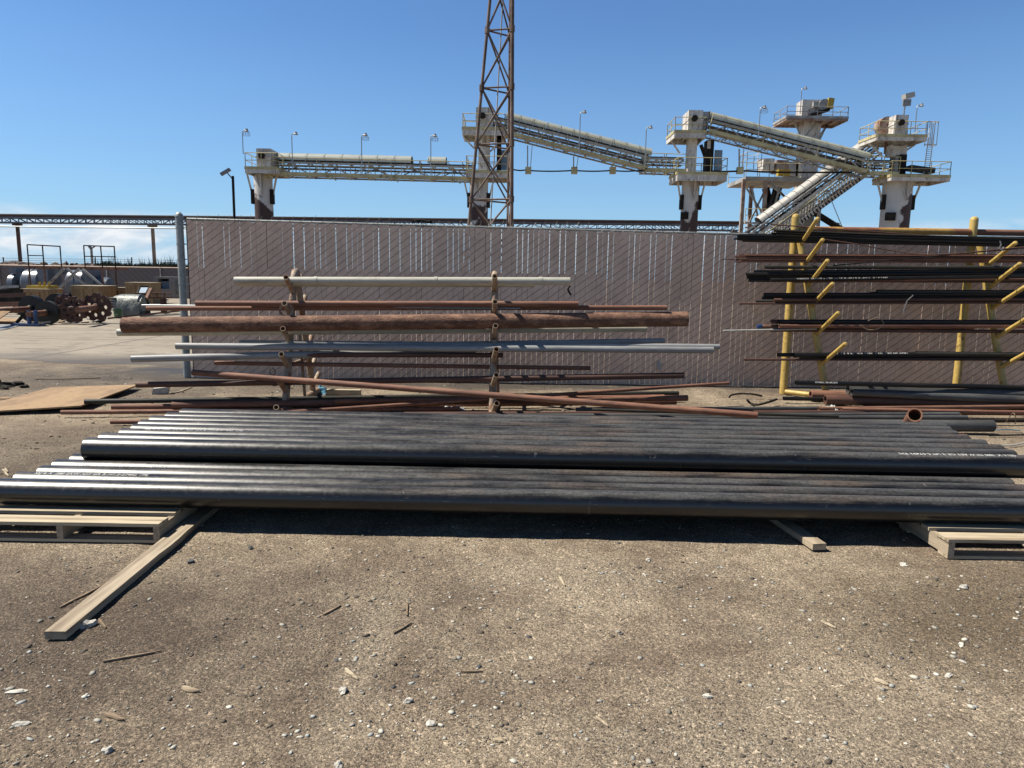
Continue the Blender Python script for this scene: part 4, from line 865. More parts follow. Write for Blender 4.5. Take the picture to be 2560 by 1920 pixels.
# ------------------------------------------------------------------ conveyors
YC = 57.0
def rail(mb, pts, h=1.05, post=1.3, r=.03, u=V((0, 0, 1))):
    for a, b_ in zip(pts[:-1], pts[1:]):
        a = V(a); b_ = V(b_); L = (b_-a).length; n = max(1, round(L/post))
        mb.tube(a+u*h, b_+u*h, r, 6); mb.tube(a+u*h*.52, b_+u*h*.52, r*.85, 6)
        for i in range(n+1): c = a.lerp(b_, i/n); mb.tube(c, c+u*h, r, 6)
def conveyor(lab, A, B, covers, Wd=1.7, h=.95, hood='hood', flat=None, rails=True, nseg=9, steel='grey_paint', yell='pale_yellow', name='conveyor_gallery', hoodr=.60, pan=1.5):
    d = (B-A); L = d.length; d.normalize(); u = V((-d.z, 0, d.x)) if abs(d.y) < .3 else d.cross(V((1, 0, 0))).cross(d)
    u = (V((0, 0, 1))-d*d.z).normalized(); s = d.cross(u).normalized()
    if s.y < 0: s = -s
    t = thing(name, A, lab, 'conveyor', 'overhead conveyor galleries')
    def P(l, v, k): return A+d*l+s*v+u*k
    mb = MB()
    n = max(2, round(L/pan))
    for v in (0, Wd):
        mb.bar(P(0, v, .05), P(L, v, .05), .10, .12, u); mb.bar(P(0, v, h), P(L, v, h), .12, .14, u)
        for i in range(n):
            a = L*i/n; c = L*(i+1)/n; m_ = (a+c)/2
            if i % 2 == 0: mb.bar(P(a, v, .1), P(c, v, h-.08), .07, .07, u)
            else: mb.bar(P(a, v, h-.08), P(c, v, .1), .07, .07, u)
            mb.bar(P(a, v, .1), P(a, v, h-.06), .05, .05, d); mb.bar(P(m_, v, .1), P(m_, v, h-.06), .04, .04, d)
    for i in range(n+1): a = L*i/n; mb.bar(P(a, 0, .0), P(a, Wd, .0), .06, .08, u); mb.bar(P(a, 0, h-.02), P(a, Wd, h-.02), .06, .06, u)
    ni = int(L/1.1)
    for i in range(ni): a = .5+i*1.1; mb.tube(P(a, .35, h+.10), P(a, Wd-.35, h+.10), .07, 8); mb.bar(P(a, .3, h+.02), P(a, .3, h+.42), .06, .06, d); mb.bar(P(a, Wd-.3, h+.02), P(a, Wd-.3, h+.42), .06, .06, d)
    mb.build('truss', MT[steel], t)
    mb = MB(); mb.obox((P(0, Wd/2, h+.20)+P(L, Wd/2, h+.20))/2, d*(L/2), s*(.42), u*.035)
    mb.obox((P(0, Wd/2, h-.35)+P(L, Wd/2, h-.35))/2, d*(L/2), s*(.40), u*.02); mb.build('belt', MT['belt'], t)
    hw = Wd/2-.10
    for (c0, c1, segs) in covers:
        a0, a1 = L*c0, L*c1
        for i in range(segs):
            x0, x1 = a0+(a1-a0)*i/segs+.012, a0+(a1-a0)*(i+1)/segs-.012; mb = MB(); pr = []
            m_ = 14
            for rr in (hw, hw-.03):
                for x in (x0, x1):
                    for q in range(m_+1):
                        an = PI*q/m_; pr.append(P(x, Wd/2+rr*math.cos(an), h+.22+hoodr*rr/hw*max(0, math.sin(an))**.8))
            k = m_+1; fs = [(q, q+1, k+q+1, k+q) for q in range(m_)]+[(2*k+q+1, 2*k+q, 3*k+q, 3*k+q+1) for q in range(m_)]
            mb.add(pr, fs, True)
            # collar band
            pc = []
            for x in (x0, x0+.07):
                for rr in (hw+.035,):
                    for q in range(m_+1):
                        an = PI*q/m_; pc.append(P(x, Wd/2+rr*math.cos(an), h+.20+(hoodr+.045)*max(0, math.sin(an))**.8))
            mb.add(pc, [(q, q+1, k+q+1, k+q) for q in range(m_)], True)
            mb.build('cover_segment', MT[hood], t)
    if rails:
        mb = MB(); mb.obox((P(0, -.45, -.06)+P(L, -.45, -.06))/2, d*(L/2), s*.42, u*.02); mb.build('walkway_deck', MT['grey_paint'], t)
        mb = MB(); mb.bar(P(0, -.90, .0), P(L, -.90, .0), .06, .26, u); q = round(L/1.5)
        for i in range(q+1): a = L*i/q; mb.bar(P(a, -1.0, -.2), P(a, 0, -.2), .07, .10, u)
        for i in range(0, q+1, 3): a = min(L, L*i/q+.2); mb.bar(P(a, -1.02, -.05), P(a+.5, -1.02, -.42), .08, .08, s)
        mb.build('walkway_beam', MT[yell], t)
        mb = MB(); rail(mb, [P(0, -.92, .05), P(L, -.92, .05)], 1.15, 4.4 if L > 12 else 1.6, .03, u); mb.build('handrail', MT[yell], t)
        mb = MB()
        for k_ in range(4): mb.tube(P(0, Wd+.25, .12+.12*k_), P(L, Wd+.25, .12+.12*k_), .018, 5)
        mb.build('cable_runs', MT['bluegrey'], t)
    return t, P, L
conveyor('level conveyor gallery with grey covers, left of the lattice mast', at(673, 437, YC), at(1182, 450, YC), [(0.005, .695, 8), (.775, .865, 1)])
conveyor('sloping conveyor gallery just right of the lattice mast', at(1219, 324, YC), at(1612, 424, YC), [(.09, 1.02, 11)], nseg=9)
conveyor('sloping conveyor gallery reaching down to the rightmost white column', at(1764, 332, YC), at(2157, 433, YC), [(0.0, 1.02, 11)])
conveyor('short level conveyor tail entering the third white column', at(1608, 428, YC), at(1708, 431, YC), [], pan=1.0)
conveyor('short level conveyor tail entering the rightmost white column', at(2153, 436, YC), at(2232, 438, YC), [], pan=1.0)
t4, P4, L4 = conveyor('steep conveyor gallery with white cover climbing behind the others', at(1878, 621, 59.0), at(2205, 384, 59.0), [(.15, 1.0, 15)], Wd=1.5, h=1.0, hood='hood_white', rails=False, hoodr=.48)
mb = MB()
def quad(mb, a, b_, c, d_, th):
    n_ = (b_-a).cross(d_-a).normalized()*th; P = [a, b_, c, d_]; mb.add(P+[p+n_ for p in P], [(3, 2, 1, 0), (4, 5, 6, 7), (0, 1, 5, 4), (1, 2, 6, 5), (2, 3, 7, 6), (3, 0, 4, 7)])
quad(mb, P4(0, -.06, .42), P4(L4, -.06, .42), P4(L4, -.06, .66), P4(0, -.06, .66), -.04); mb.build('side_sheeting', MT['white_paint'], t4)
mb = MB(); quad(mb, P4(.5, -.2, -.5), P4(L4-2.5, -.2, -.5), P4(L4-2.5, 1.5, -.5), P4(.5, 1.5, -.5), .06)
for i in range(34):
    a = .5+(L4-3)*i/33; mb.bar(P4(a, -.2, -.45), P4(a+.5, -.2, .1), .05, .05); mb.bar(P4(a, 1.4, -.45), P4(a+.5, 1.4, .1), .05, .05)
    mb.bar(P4(a, -.3, -.42), P4(a, -.3, -.72), .05, .42)
mb.build('stair_underside', MT['white_paint'], t4)
mb = MB(); rail(mb, [P4(.5, -.3, -.45), P4(L4-3, -.3, -.45)], 1.0, 1.6, .025); mb.build('handrail', MT['pale_yellow'], t4)
# ------------------------------------------------------------------ columns with platforms
def PR(x0, y0, x1, y1, Y):   # world rectangle seen over these pixels at distance Y
    ym = (y0+y1)/2; xm = (x0+x1)/2
    return at(x0, ym, Y).x, at(x1, ym, Y).x, at(xm, y1, Y).z, at(xm, y0, Y).z
def hex_deck(mb, X0, X1, Ya, Yb, z, th):
    mb.box(X0, Ya, z-th, X1, Yb, z)
def platform(t, X0, X1, Ya, Yb, z, railh, steel='white_paint', yell='pale_yellow', th=.28, taper=0, names=('platform', 'railing')):
    mb = MB(); mb.box(X0, Ya, z-.05, X1, Yb, z)
    for (a, b_, c, d_) in ((X0, Ya, X1, Ya), (X0, Yb, X1, Yb), (X0, Ya, X0, Yb), (X1, Ya, X1, Yb)): mb.bar((a, b_, z-.05-th/2), (c, d_, z-.05-th/2), .09, th)
    n = int((X1-X0)/.8)
    for i in range(1, n): x = X0+(X1-X0)*i/n; mb.bar((x, Ya, z-.13), (x, Yb, z-.13), .06, .14)
    mb.build(names[0], MT[steel], t)
    mb = MB()
    for (a, b_, c, d_) in ((X0-.03, Ya-.07, X1+.03, Ya-.07), (X0-.07, Ya, X0-.07, Yb), (X1+.07, Ya, X1+.07, Yb)): mb.bar((a, b_, z+.03), (c, d_, z+.03), .04, .20)
    mb.build('toe_board', MT[yell], t)
    mb = MB(); rail(mb, [(X0, Yb, z), (X0, Ya, z), (X1, Ya, z), (X1, Yb, z), (X0, Yb, z)], railh, 1.4); mb.build(names[1], MT[yell], t)
def column_tower(lab, sx0, sx1, sy, deck, railY, head, upper=None, upcol=None, rs=1.0, extra=None, headY=(-1.0, 1.0), hatch=None, rust=(7.6, 1.4)):
    a, b_, _, zt = PR(sx0, sy, sx1, 560, YC+.5); cx = (a+b_)/2; r = (b_-a)/2
    t = thing('conveyor_tower', (cx, YC+.5, 0), lab, 'tower', 'white columns carrying the conveyors')
    mb = MB(); mb.revolve((cx, YC+.5, 0), (0, 0, 1), [(0, r*.98), (zt-.4, r), (zt, r*1.04)], 32); mb.build('column', pillar_mat(*rust), t)
    for s_ in (-1, 1):
        MB().bar((cx+s_*r*1.02, YC+.3, zt-1.9), (cx+s_*r*1.65, YC+.3, zt+.1), .12, .12).build('bracket', MT['white_paint'], t)
        MB().box(cx+s_*r*1.05-.13, YC+.1, zt-2.2, cx+s_*r*1.05+.13, YC+.5, zt-1.1).build('cable_box', MT['dark'], t)
        MB().bar((cx+.15*r+s_*.55*r, YC+.5-r-.02, zt-.1), (cx+.15*r, YC+.5-r-.16, zt-1.6), .07, .05).build('bracket', MT['white_paint'], t)
    MB().bar((cx+.15*r, YC+.5-r-.12, zt-1.3), (cx+.15*r, YC+.5-r-.12, zt), .14, .28).build('bracket', MT['white_paint'], t)
    X0, X1, Z0, Z1 = PR(*deck, YC-1.5)
    rh = at((deck[0]+deck[2])/2, railY, YC-1.5).z-Z1
    platform(t, X0, X1, YC-1.5, YC+1.3, Z1, rh, th=max(.15, Z1-Z0-.12))
    h = PR(*head, YC+headY[0]); mb = MB(); mb.box(h[0], YC+headY[0], h[2], h[1], YC+headY[1], h[3])
    mb.box(h[0]-.04, YC+headY[0]-.04, h[2]+(h[3]-h[2])*.55, h[1]+.04, YC+headY[1]+.04, h[2]+(h[3]-h[2])*.55+.09)
    mb.box(h[0]+.25*(h[1]-h[0]), YC+headY[0]-.03, h[2]+.15, h[0]+.3*(h[1]-h[0]), YC+headY[0], h[3]-.2)
    mb.build('head_box', MT['white_paint'], t)
    MB().tube((h[0]+.4*(h[1]-h[0]), YC+headY[0]-.25, h[2]+.62*(h[3]-h[2])), (h[0]+.4*(h[1]-h[0]), YC+headY[0], h[2]+.62*(h[3]-h[2])), .22, 14).build('drive_motor', MT['dark'], t)
    if upcol:
        c = PR(*upcol, YC-.1); MB().box(c[0], YC-.1, c[2], c[1], YC+.9, c[3]).build('upper_column', MT['white_paint'], t)
    if upper:
        dk, ry = upper; X0, X1, Z0, Z1 = PR(*dk, YC-1.2); rh = at((dk[0]+dk[2])/2, ry, YC-1.2).z-Z1
        platform(t, X0, X1, YC-1.2, YC+1.6, Z1, rh, th=max(.12, Z1-Z0-.05), names=('upper_platform', 'upper_railing'))
        MB().bar((X0+.3*(X1-X0), YC, Z0-.9), (X0+.02, YC, Z0), .10, .12).build('upper_bracket', MT['white_paint'], t); MB().bar((X0+.6*(X1-X0), YC+.3, Z0-1.0), (X1-.02, YC+.3, Z0), .10, .12).build('upper_bracket', MT['white_paint'], t)
    if hatch:
        q = PR(*hatch, YC+.5-r-.02); MB().box(q[0], YC+.5-r-.05, q[2], q[1], YC+.5-r*.8, q[3]).build('hatch', MT['dark'], t)
    return t, cx, zt
column_tower('leftmost white column tower, its lower part rust black', 637, 682, 438, (614, 421, 694, 436), 382, (641, 371, 677, 421), rust=(7.7, -1.2))
t2, cx, zt = column_tower('second white column tower, standing behind the lattice mast', 1174, 1220, 447, (1166, 430, 1268, 447), 390, (1190, 268, 1232, 326), ((1157, 322, 1262, 338), 284), (1196, 326, 1224, 430), rust=(7.0, .5))
for q, m_ in (((1242, 332, 1253, 425), 'dark'), ((1226, 318, 1256, 348), 'white_paint')):
    a = PR(*q, YC+.2); MB().box(a[0], YC+.2, a[2], a[1], YC+.9, a[3]).build('chute', MT[m_], t2)
a = PR(1250, 375, 1268, 425, YC+1.2); MB().box(a[0], YC+1.2, a[2], a[1], YC+1.23, a[3]).build('wind_screen', MT['mesh_glass'], t2)
t3, cx, zt = column_tower('third white column tower, with a rusty lower right side', 1703, 1746, 452, (1694, 434, 1816, 455), 394, (1721, 275, 1757, 332), ((1687, 330, 1764, 345), 293), (1722, 332, 1742, 432), hatch=(1703, 530, 1721, 548), rust=(7.7, 1.8))
for q, m_ in (((1757, 279, 1771, 322), 'grey_paint'), ((1766, 350, 1784, 430), 'dark'), ((1768, 352, 1776, 372), 'white_paint')):
    a = PR(*q, YC); MB().box(a[0], YC-.1*(m_ == 'white_paint'), a[2], a[1], YC+.9, a[3]).build('chute', MT[m_], t3)
a = PR(1785, 375, 1805, 430, YC+1.0); MB().box(a[0], YC+1.0, a[2], a[1], YC+1.03, a[3]).build('wind_screen', MT['mesh_glass'], t3)
mb = MB(); a = at(1752, 362, YC); c = at(1764, 395, YC); mb.bar(a, c, .22, .22); mb.build('strut', MT['dark'], t3)
t5, cx, zt = column_tower('rightmost and thickest white column tower, topped by floodlights', 2206, 2275, 452, (2228, 441, 2374, 455), 403, (2238, 287, 2270, 340), ((2192, 340, 2316, 352), 303), None, hatch=(2216, 531, 2239, 551), rust=(6.7, 2.4))
for q, m_, y_ in (((2228, 362, 2268, 390), 'white_paint', 0), ((2234, 352, 2260, 364), 'grey_paint', 0), ((2248, 386, 2266, 435), 'dark', -.1), ((2238, 388, 2250, 436), 'grey_paint', 0), ((2212, 345, 2232, 385), 'rusty_deck', .8)):
    a = PR(*q, YC+y_); MB().box(a[0], YC+y_, a[2], a[1], YC+.9, a[3]).build('chute', MT[m_], t5)
c = at(2219, 312, YC); mb = MB(); mb.revolve(c-V((0, 0, 0)), (0, 1, 0), [(0, .05), (0, .62), (.9, .62), (.9, .05)], 24); mb.build('drive_wheel', MT['rusty_deck'], t5)
mb = MB(); a0 = at(2311, 418, YC-1.0); a1 = at(2322, 345, YC-1.0)
for dx in (0, .38): mb.tube(a0+V((dx, 0, -.6)), a1+V((dx, 0, 1.2)), .035, 6)
for i in range(16): c = a0.lerp(a1, i/15); mb.tube(c, c+V((.38, 0, 0)), .02, 5)
mb.build('ladder', MT['white_paint'], t5)
mb = MB(); q = PR(2327, 304, 2344, 362, YC-1)
for y_ in (-1.0, -.3):
    for x in (q[0], (q[0]+q[1])/2, q[1]): mb.tube((x, YC+y_, q[2]), (x, YC+y_, q[3]), .03, 6)
for z in (q[2], q[3]): mb.tube((q[0]-.4, YC-1, z), (q[1], YC-1, z), .035, 6); mb.tube((q[1], YC-1, z), (q[1], YC-.3, z), .035, 6)
mb.build('ladder_cage', MT['white_paint'], t5)
mb = MB(); a = at(2270, 420, YC-.6); c = at(2330, 428, YC-.6); mb.bar(a, c, .9, .35); mb.build('tail_conveyor', MT['olive'], t5)
# ------------------------------------------------------------------ rear tower and scaffold
YB = 66.0
def rear_tower():
    q = PR(2003, 300, 2044, 560, YB); cx = (q[0]+q[1])/2
    t = thing('rear_conveyor_tower', (cx, YB, 0), 'square pale tower rising behind the crossing conveyors, with a rusty top platform', 'tower')
    MB().box(q[0], YB, 0, q[1], YB+1.4, q[3]).build('column', MT['white_paint'], t)
    X0, X1, Z0, Z1 = PR(1966, 294, 2119, 306, YB-1.5); rh = at(2050, 266, YB-1.5).z-Z1
    platform(t, X0, X1, YB-1.5, YB+1.6, Z1, rh, steel='rusty_deck', yell='grey_paint', th=.2)
    h = PR(2006, 249, 2056, 284, YB-.4); MB().box(h[0], YB-.4, h[2]-.4, h[1], YB+1, h[3]).build('head_box', MT['white_paint'], t)
    h = PR(2034, 254, 2064, 268, YB-.8); MB().box(h[0], YB-.8, h[2], h[1], YB, h[3]).build('gearbox', MT['grey_paint'], t)
    c = at(2062, 262, YB-.9); MB().tube(c, c+V((0, .9, 0)), .5, 16).build('drive_motor', MT['grey_paint'], t)
    c = at(2074, 258, YB-.8); MB().bar(c+V((0, 0, -.45)), c+V((.1, 0, .4)), .35, .5).build('belt_guard', MT['yellowbright'], t)
    a = at(2060, 290, YB-.8); MB().bar(at(2022, 290, YB-.6), at(2070, 275, YB-.6), .8, .25).build('chute', MT['dark'], t)
    mb = MB()
    for x0, y0, x1, y1 in ((2010, 345, 2044, 303), (2046, 345, 2072, 305), (2000, 335, 1985, 303), (2048, 352, 2068, 310)): mb.bar(at(x0, y0, YB), at(x1, y1, YB), .12, .12)
    mb.build('bracket', MT['grey_paint'], t)
    a = at(2030, 528, YB-1); c = at(2104, 574, YB-1); MB().tube(a, c+(c-a)*.6, .28, 12).build('inclined_duct', MT['dark'], t)
    a = at(2050, 500, YB-2); MB().tube((a.x, YB-2, 0), a, .16, 10).build('leg', MT['grey_paint'], t)
    mb = MB(); a = at(2068, 475, YB-1); c = at(2108, 574, YB-3); mb.tube(a, c+(c-a)*.6, .03, 6); mb.build('guy_cable', MT['dark'], t)
rear_tower()
def scaffold():
    Y1 = 62.5; q = PR(1868, 446, 2030, 452, Y1)
    t = thing('steel_work_platform', ((q[0]+q[1])/2, Y1, 0), 'steel work platform on braced legs left of the square rear tower', 'platform')
    mb = MB()
    for (px, Y) in ((1860, Y1), (1915, Y1), (1880, Y1+4), (1996, Y1+4)):
        a = at(px, 448, Y); mb.bar((a.x, Y, 0), (a.x, Y, a.z), .28, .28, (0, 1, 0))
    mb.build('legs', MT['rusty_deck'], t)
    mb = MB()
    for x0, y0, x1, y1 in ((1866, 470, 1914, 545), (1914, 472, 1872, 560), (1918, 455, 1965, 495), (1926, 452, 1962, 492), (1935, 520, 1950, 465), (1962, 520, 2000, 465), (1880, 470, 1898, 560)): mb.bar(at(x0, y0, Y1+.3), at(x1, y1, Y1+.3), .13, .13)
    mb.build('cross_bracing', MT['grey_paint'], t)
    z1 = at(1940, 443, Y1).z; MB().box(at(1862, 448, Y1).x, Y1-.2, z1-.32, at(2028, 448, Y1).x, Y1+5, z1).build('deck', MT['grey_paint'], t)
    mb = MB(); rail(mb, [(at(1862, 448, Y1).x, Y1-.2, z1), (at(1920, 448, Y1).x, Y1-.2, z1), (at(2028, 448, Y1).x, Y1-.2, z1)], 1.1, 1.3); rail(mb, [(at(1862, 448, Y1).x, Y1+4.8, z1), (at(2028, 448, Y1).x, Y1+4.8, z1)], 1.1, 1.3)
    mb.build('railing', MT['pale_yellow'], t)
    z2 = at(1880, 430, Y1).z; mb = MB(); X = PR(1866, 410, 1902, 445, Y1+1); rail(mb, [(X[0], Y1+1, z1+1), (X[1], Y1+1, z1+1), (X[1], Y1+3, z1+1), (X[0], Y1+3, z1+1), (X[0], Y1+1, z1+1)], 1.2, 1.0); mb.build('upper_railing', MT['white_paint'], t)
    for qq, m_ in (((1908, 396, 1936, 425), 'white_paint'), ((1942, 400, 1972, 430), 'rusty_deck'), ((1972, 404, 1996, 440), 'grey_paint'), ((1990, 408, 2006, 440), 'white_paint')):
        a = PR(*qq, Y1+1.5); MB().box(a[0], Y1+1.5, a[2], a[1], Y1+3, a[3]).build('machine_box', MT[m_], t)
    a = at(1960, 432, Y1); MB().box(a.x-.5, Y1-.1, a.z-.25, a.x+.5, Y1+.4, a.z+.3).build('yellow_motor', MT['yellowbright'], t)
    mb = MB(); mb.bar(at(1944, 470, Y1+1), at(1930, 525, Y1+1), .9, .5); mb.bar(at(1914, 470, Y1+2), at(1928, 530, Y1+2), .5, .5); mb.build('hopper_chute', MT['dark'], t)
    for k, yy in enumerate((560, 572)):
        a = PR(1862, yy-4, 2010, yy, Y1-1); MB().box(a[0], Y1-1, a[2], a[1], Y1-.85, a[3]).build('low_walkway_beam', MT['white_paint'], t)
    mb = MB(); z3 = at(1900, 556, Y1-1).z; rail(mb, [(at(1862, 556, Y1-1).x, Y1-1, z3), (at(2010, 556, Y1-1).x, Y1-1, z3)], 1.1, 1.2); mb.build('low_railing', MT['pale_yellow'], t)
    MB().box(at(1975, 530, Y1+3).x, Y1+3, 0, at(2030, 530, Y1+3).x, Y1+7, at(2000, 528, Y1+3).z).build('machine_house', MT['grey_paint'], t)
scaffold()
# ------------------------------------------------------------------ lamps on the galleries
def lampost(px, ytop, ybot, lab, Y=YC-1.1, cage=True, pole=.035):
    a = at(px, ybot, Y); z = at(px, ytop, Y).z; t = thing('lamp_post', a, lab, 'lamp post', 'lamp posts on the conveyor galleries')
    MB().poly([a, (a.x, Y, z-.2), (a.x, Y, z), (a.x+.25, Y, z+.10)], pole, 6).build('pole', MT['galv'], t)
    MB().revolve((a.x+.32, Y, z+.18), (0, 0, -1), [(0, .02), (0, .09), (.10, .10), (.17, .16), (.20, .16), (.20, .02)], 12).build('lamp_head', MT['lamp'], t)
    if cage:
        mb = MB()
        for zz in (-.30, -.50): mb.revolve((a.x+.32, Y, z+.18+zz), (0, 0, 1), [(0, .24), (.0, .25), (.015, .25), (.015, .24)], 12, False)
        for k in range(8): an = k*PI/4; mb.tube((a.x+.32+.24*math.cos(an), Y+.24*math.sin(an), z-.07), (a.x+.32+.24*math.cos(an), Y+.24*math.sin(an), z-.32), .01, 4)
        mb.build('wire_cage', MT['galv'], t)
lampost(608, 328, 385, 'lamp post at the left end of the level gallery')
lampost(732, 336, 437, 'second lamp post from the left, on the level gallery', cage=False)
lampost(905, 339, 440, 'third lamp post from the left, mid level gallery')
lampost(1077, 341, 443, 'fourth lamp post from the left, near the lattice mast')
lampost(1448, 282, 385, 'lamp post on the middle of the sloping gallery right of the mast', cage=False)
lampost(1612, 320, 418, 'lamp post at the lower end of the gallery right of the mast', cage=False)
lampost(1896, 270, 348, 'lamp post on the gallery left of the rear tower')
lampost(2000, 222, 285, 'lamp post rising beside the rear tower top', Y=YB-1.2, cage=False)
lampost(2287, 265, 330, 'slim lamp post above the rightmost tower platform', cage=False)
a = at(2259, 288, YC); z = at(2259, 250, YC).z; t = thing('floodlight_mast', a, 'big white floodlight box on a short mast atop the rightmost tower', 'floodlight')
MB().tube(a, (a.x+.05, YC, z), .06, 8).build('pole', MT['galv'], t)
MB().obox((a.x+.22, YC, z+.30), V((.34, 0, .08)), V((0, .3, 0)), V((-.04, 0, .17))).build('light_box', MT['whitey'], t)
MB().obox((a.x+.10, YC-.1, z-.22), V((.30, 0, .03)), V((0, .06, 0)), V((0, 0, .24))).build('light_box', MT['lamp'], t)
a = at(585, 533, 62); top = at(582, 440, 62); t = thing('street_lamp', (a.x, 62, 0), 'dark wooden pole with a lamp head, left of the leftmost column', 'street lamp')
MB().tube((a.x, 62, 0), top, .11, 10).build('pole', MT['dark'], t)
mb = MB(); mb.tube(top-V((0, 0, .3)), top+V((-.45, 0, .25)), .05, 8); mb.obox(top+V((-.6, 0, .32)), V((.38, 0, .22)), V((0, .15, 0)), V((-.06, 0, .1))); mb.build('lamp_head', MT['lamp'], t)
a = at(2107, 574, 66); t = thing('street_lamp', (a.x+.4, 66, 0), 'small distant lamp just left of the yellow rack top rail middle', 'street lamp'); b_ = at(2092, 562, 66)
MB().tube((b_.x, 66, 0), b_, .06, 8).build('pole', MT['galv'], t); MB().revolve(b_, (0, 0, 1), [(0, .2), (.15, .25), (.2, .02)], 10).build('lamp_head', MT['lamp'], t)
# power cable slung below the galleries with its hangers
def cable():
    t = thing('slung_cable', at(1284, 424, YC), 'black power cable slung level between the towers under the galleries', 'cable')
    P = []; xs_ = [1284, 1318, 1435, 1530, 1600, 1700]
    for i in range(len(xs_)-1):
        for k in range(6):
            u_ = k/6; P.append(at(xs_[i]+(xs_[i+1]-xs_[i])*u_, 424+2.2*4*u_*(1-u_)+(2 if i > 0 else 0), YC))
    P.append(at(1700, 428, YC)); MB().poly(P, .055, 6).build('cable', MT['dark'], t)
    P = [at(x, y, YC) for x, y in ((1780, 428), (1812, 429), (1843, 428), (1868, 427), (1910, 430), (1963, 431), (2050, 431), (2130, 431))]; MB().poly(P, .07, 6).build('cable', MT['dark'], t)
    for px, y0 in ((1319, 364), (1434, 391), (1530, 412), (1848, 372)):
        mb = MB(); a = at(px, y0, YC); c = at(px, 428, YC); mb.bar(a, c, .09, .09, (0, 1, 0)); mb.bar(a+V((.35, 0, 0)), c+V((.2, 0, 0)), .05, .05, (0, 1, 0)); mb.build('hanger', MT['grey_paint'], t)
        MB().box(c.x-.18, YC-.2, c.z-.2, c.x+.28, YC+.2, c.z+.3).build('hanger_bracket', MT['pale_yellow'], t)
cable()
# ------------------------------------------------------------------ long low conveyor far behind
def longline():
    YQ = 80.0; t = thing('long_conveyor', at(600, 560, YQ), 'long low truss conveyor with a dark cover crossing the whole horizon', 'conveyor')
    A = at(-120, 557, YQ); B = at(1860, 568-2, YQ); z = at(0, 556, YQ).z; zT = at(0, 545, YQ).z+.05; zc = at(0, 536, YQ).z
    # the line is level: use one height and let the perspective place it
    x0, x1 = A.x, at(1855, 560, 74).x
    def W(x): return YQ-(x-x0)/(x1-x0)*6
    def pt(x, z_, dy=0): return V((x, W(x)+dy, z_))
    mb = MB(); n = 88; zl = z; zh = zT
    for dy in (0, 1.4):
        mb.bar(pt(x0, zl, dy), pt(x1, zl, dy), .10, .12); mb.bar(pt(x0, zh, dy), pt(x1, zh, dy), .10, .12)
        for i in range(n):
            a = x0+(x1-x0)*i/n; c = x0+(x1-x0)*(i+1)/n
            mb.bar(pt(a, zl, dy), pt(a, zh, dy), .07, .07, (0, 1, 0))
            s_ = (i//6) % 2; mb.bar(pt(a, (zl, zh)[s_], dy), pt(c, (zh, zl)[s_], dy), .06, .06)
    mb.build('truss', MT['bluegrey'], t)
    MB().obox((pt(x0, (zh+zc)/2, .7)+pt(x1, (zh+zc)/2, .7))/2+V((0, 0, -.02)), (pt(x1, 0)-pt(x0, 0))/2, V((0, .7, 0)), V((0, 0, (zc-zh)/2-.08))).build('belt_housing', MT['rust_dark'], t)
    MB().tube(pt(x0, zc-.06, .7), pt(x1, zc-.06, .7), .16, 8).build('dark_cover_pipe', MT['dark'], t)
    zp = at(0, 567, YQ).z; MB().tube(pt(x0, zp, -.3), pt(x1, zp, -.3), .07, 8).build('service_pipe', MT['galv'], t)
    for px, m_ in ((36, 'rust_dark'), (376, 'tanrack'), (1433, 'grey_paint'), (1840, 'grey_paint')):
        x = at(px, 600, 80-6*(px+120)/1980).x; mb = MB(); mb.bar((x, W(x)+.7, 0), (x, W(x)+.7, zl-.06), .27, .27, (0, 1, 0)); mb.bar((x-.45, W(x)+.7, zl-.2), (x+.45, W(x)+.7, zl-.2), .4, .2); mb.build('support_post', MT[m_], t)
    mb = MB(); a = pt(x1, zc-.1, .7)
    mb.poly([a, a+V((.7, 0, .1)), a+V((1.3, 0, -.3)), a+V((1.7, 0, -1.2)), a+V((2.6, -1, -4))], .16, 8); mb.build('discharge_bend', MT['whitey'], t)
longline()
# ------------------------------------------------------------------ far yard: fence, bank, grass
YF = 48.0
def farfence():
    t = thing('far_slatted_fence', (-22, YF, 0), 'distant low taupe slatted fence closing the neighbouring yard at the left', 'fence')
    x0, x1 = -42, 6; zt = at(200, 665, YF).z
    m, nt, b = newmat('far_slats'); tc = N(nt, 'ShaderNodeTexCoord'); w1 = N(nt, 'ShaderNodeTexWave', bands_direction='DIAGONAL'); w1.inputs['Scale'].default_value = 1.6; nt.links.new(tc.outputs['Object'], w1.inputs[0])
    nt.links.new(mixc(nt, w1.outputs['Fac'], (.25, .20, .185), (.205, .165, .155)), b.inputs['Base Color']); b.inputs['Roughness'].default_value = .6
    mb = MB(); x = x0
    while x < x1: mb.box(x, YF-.01, .02, x+.165, YF+.01, zt-.05); x += .17
    mb.build('privacy_slats', m, t)
    mb = MB(); mb.tube((x0, YF, zt-.02), (x1, YF, zt-.02), .035, 6); mb.build('top_rail', MT['slat'], t)
    for i in range(14): x = x0+1.0+i*3.55; MB().tube((x, YF-.08, 0), (x, YF-.08, zt), .04, 8).build('post', MT['grey_paint'], t)
farfence()
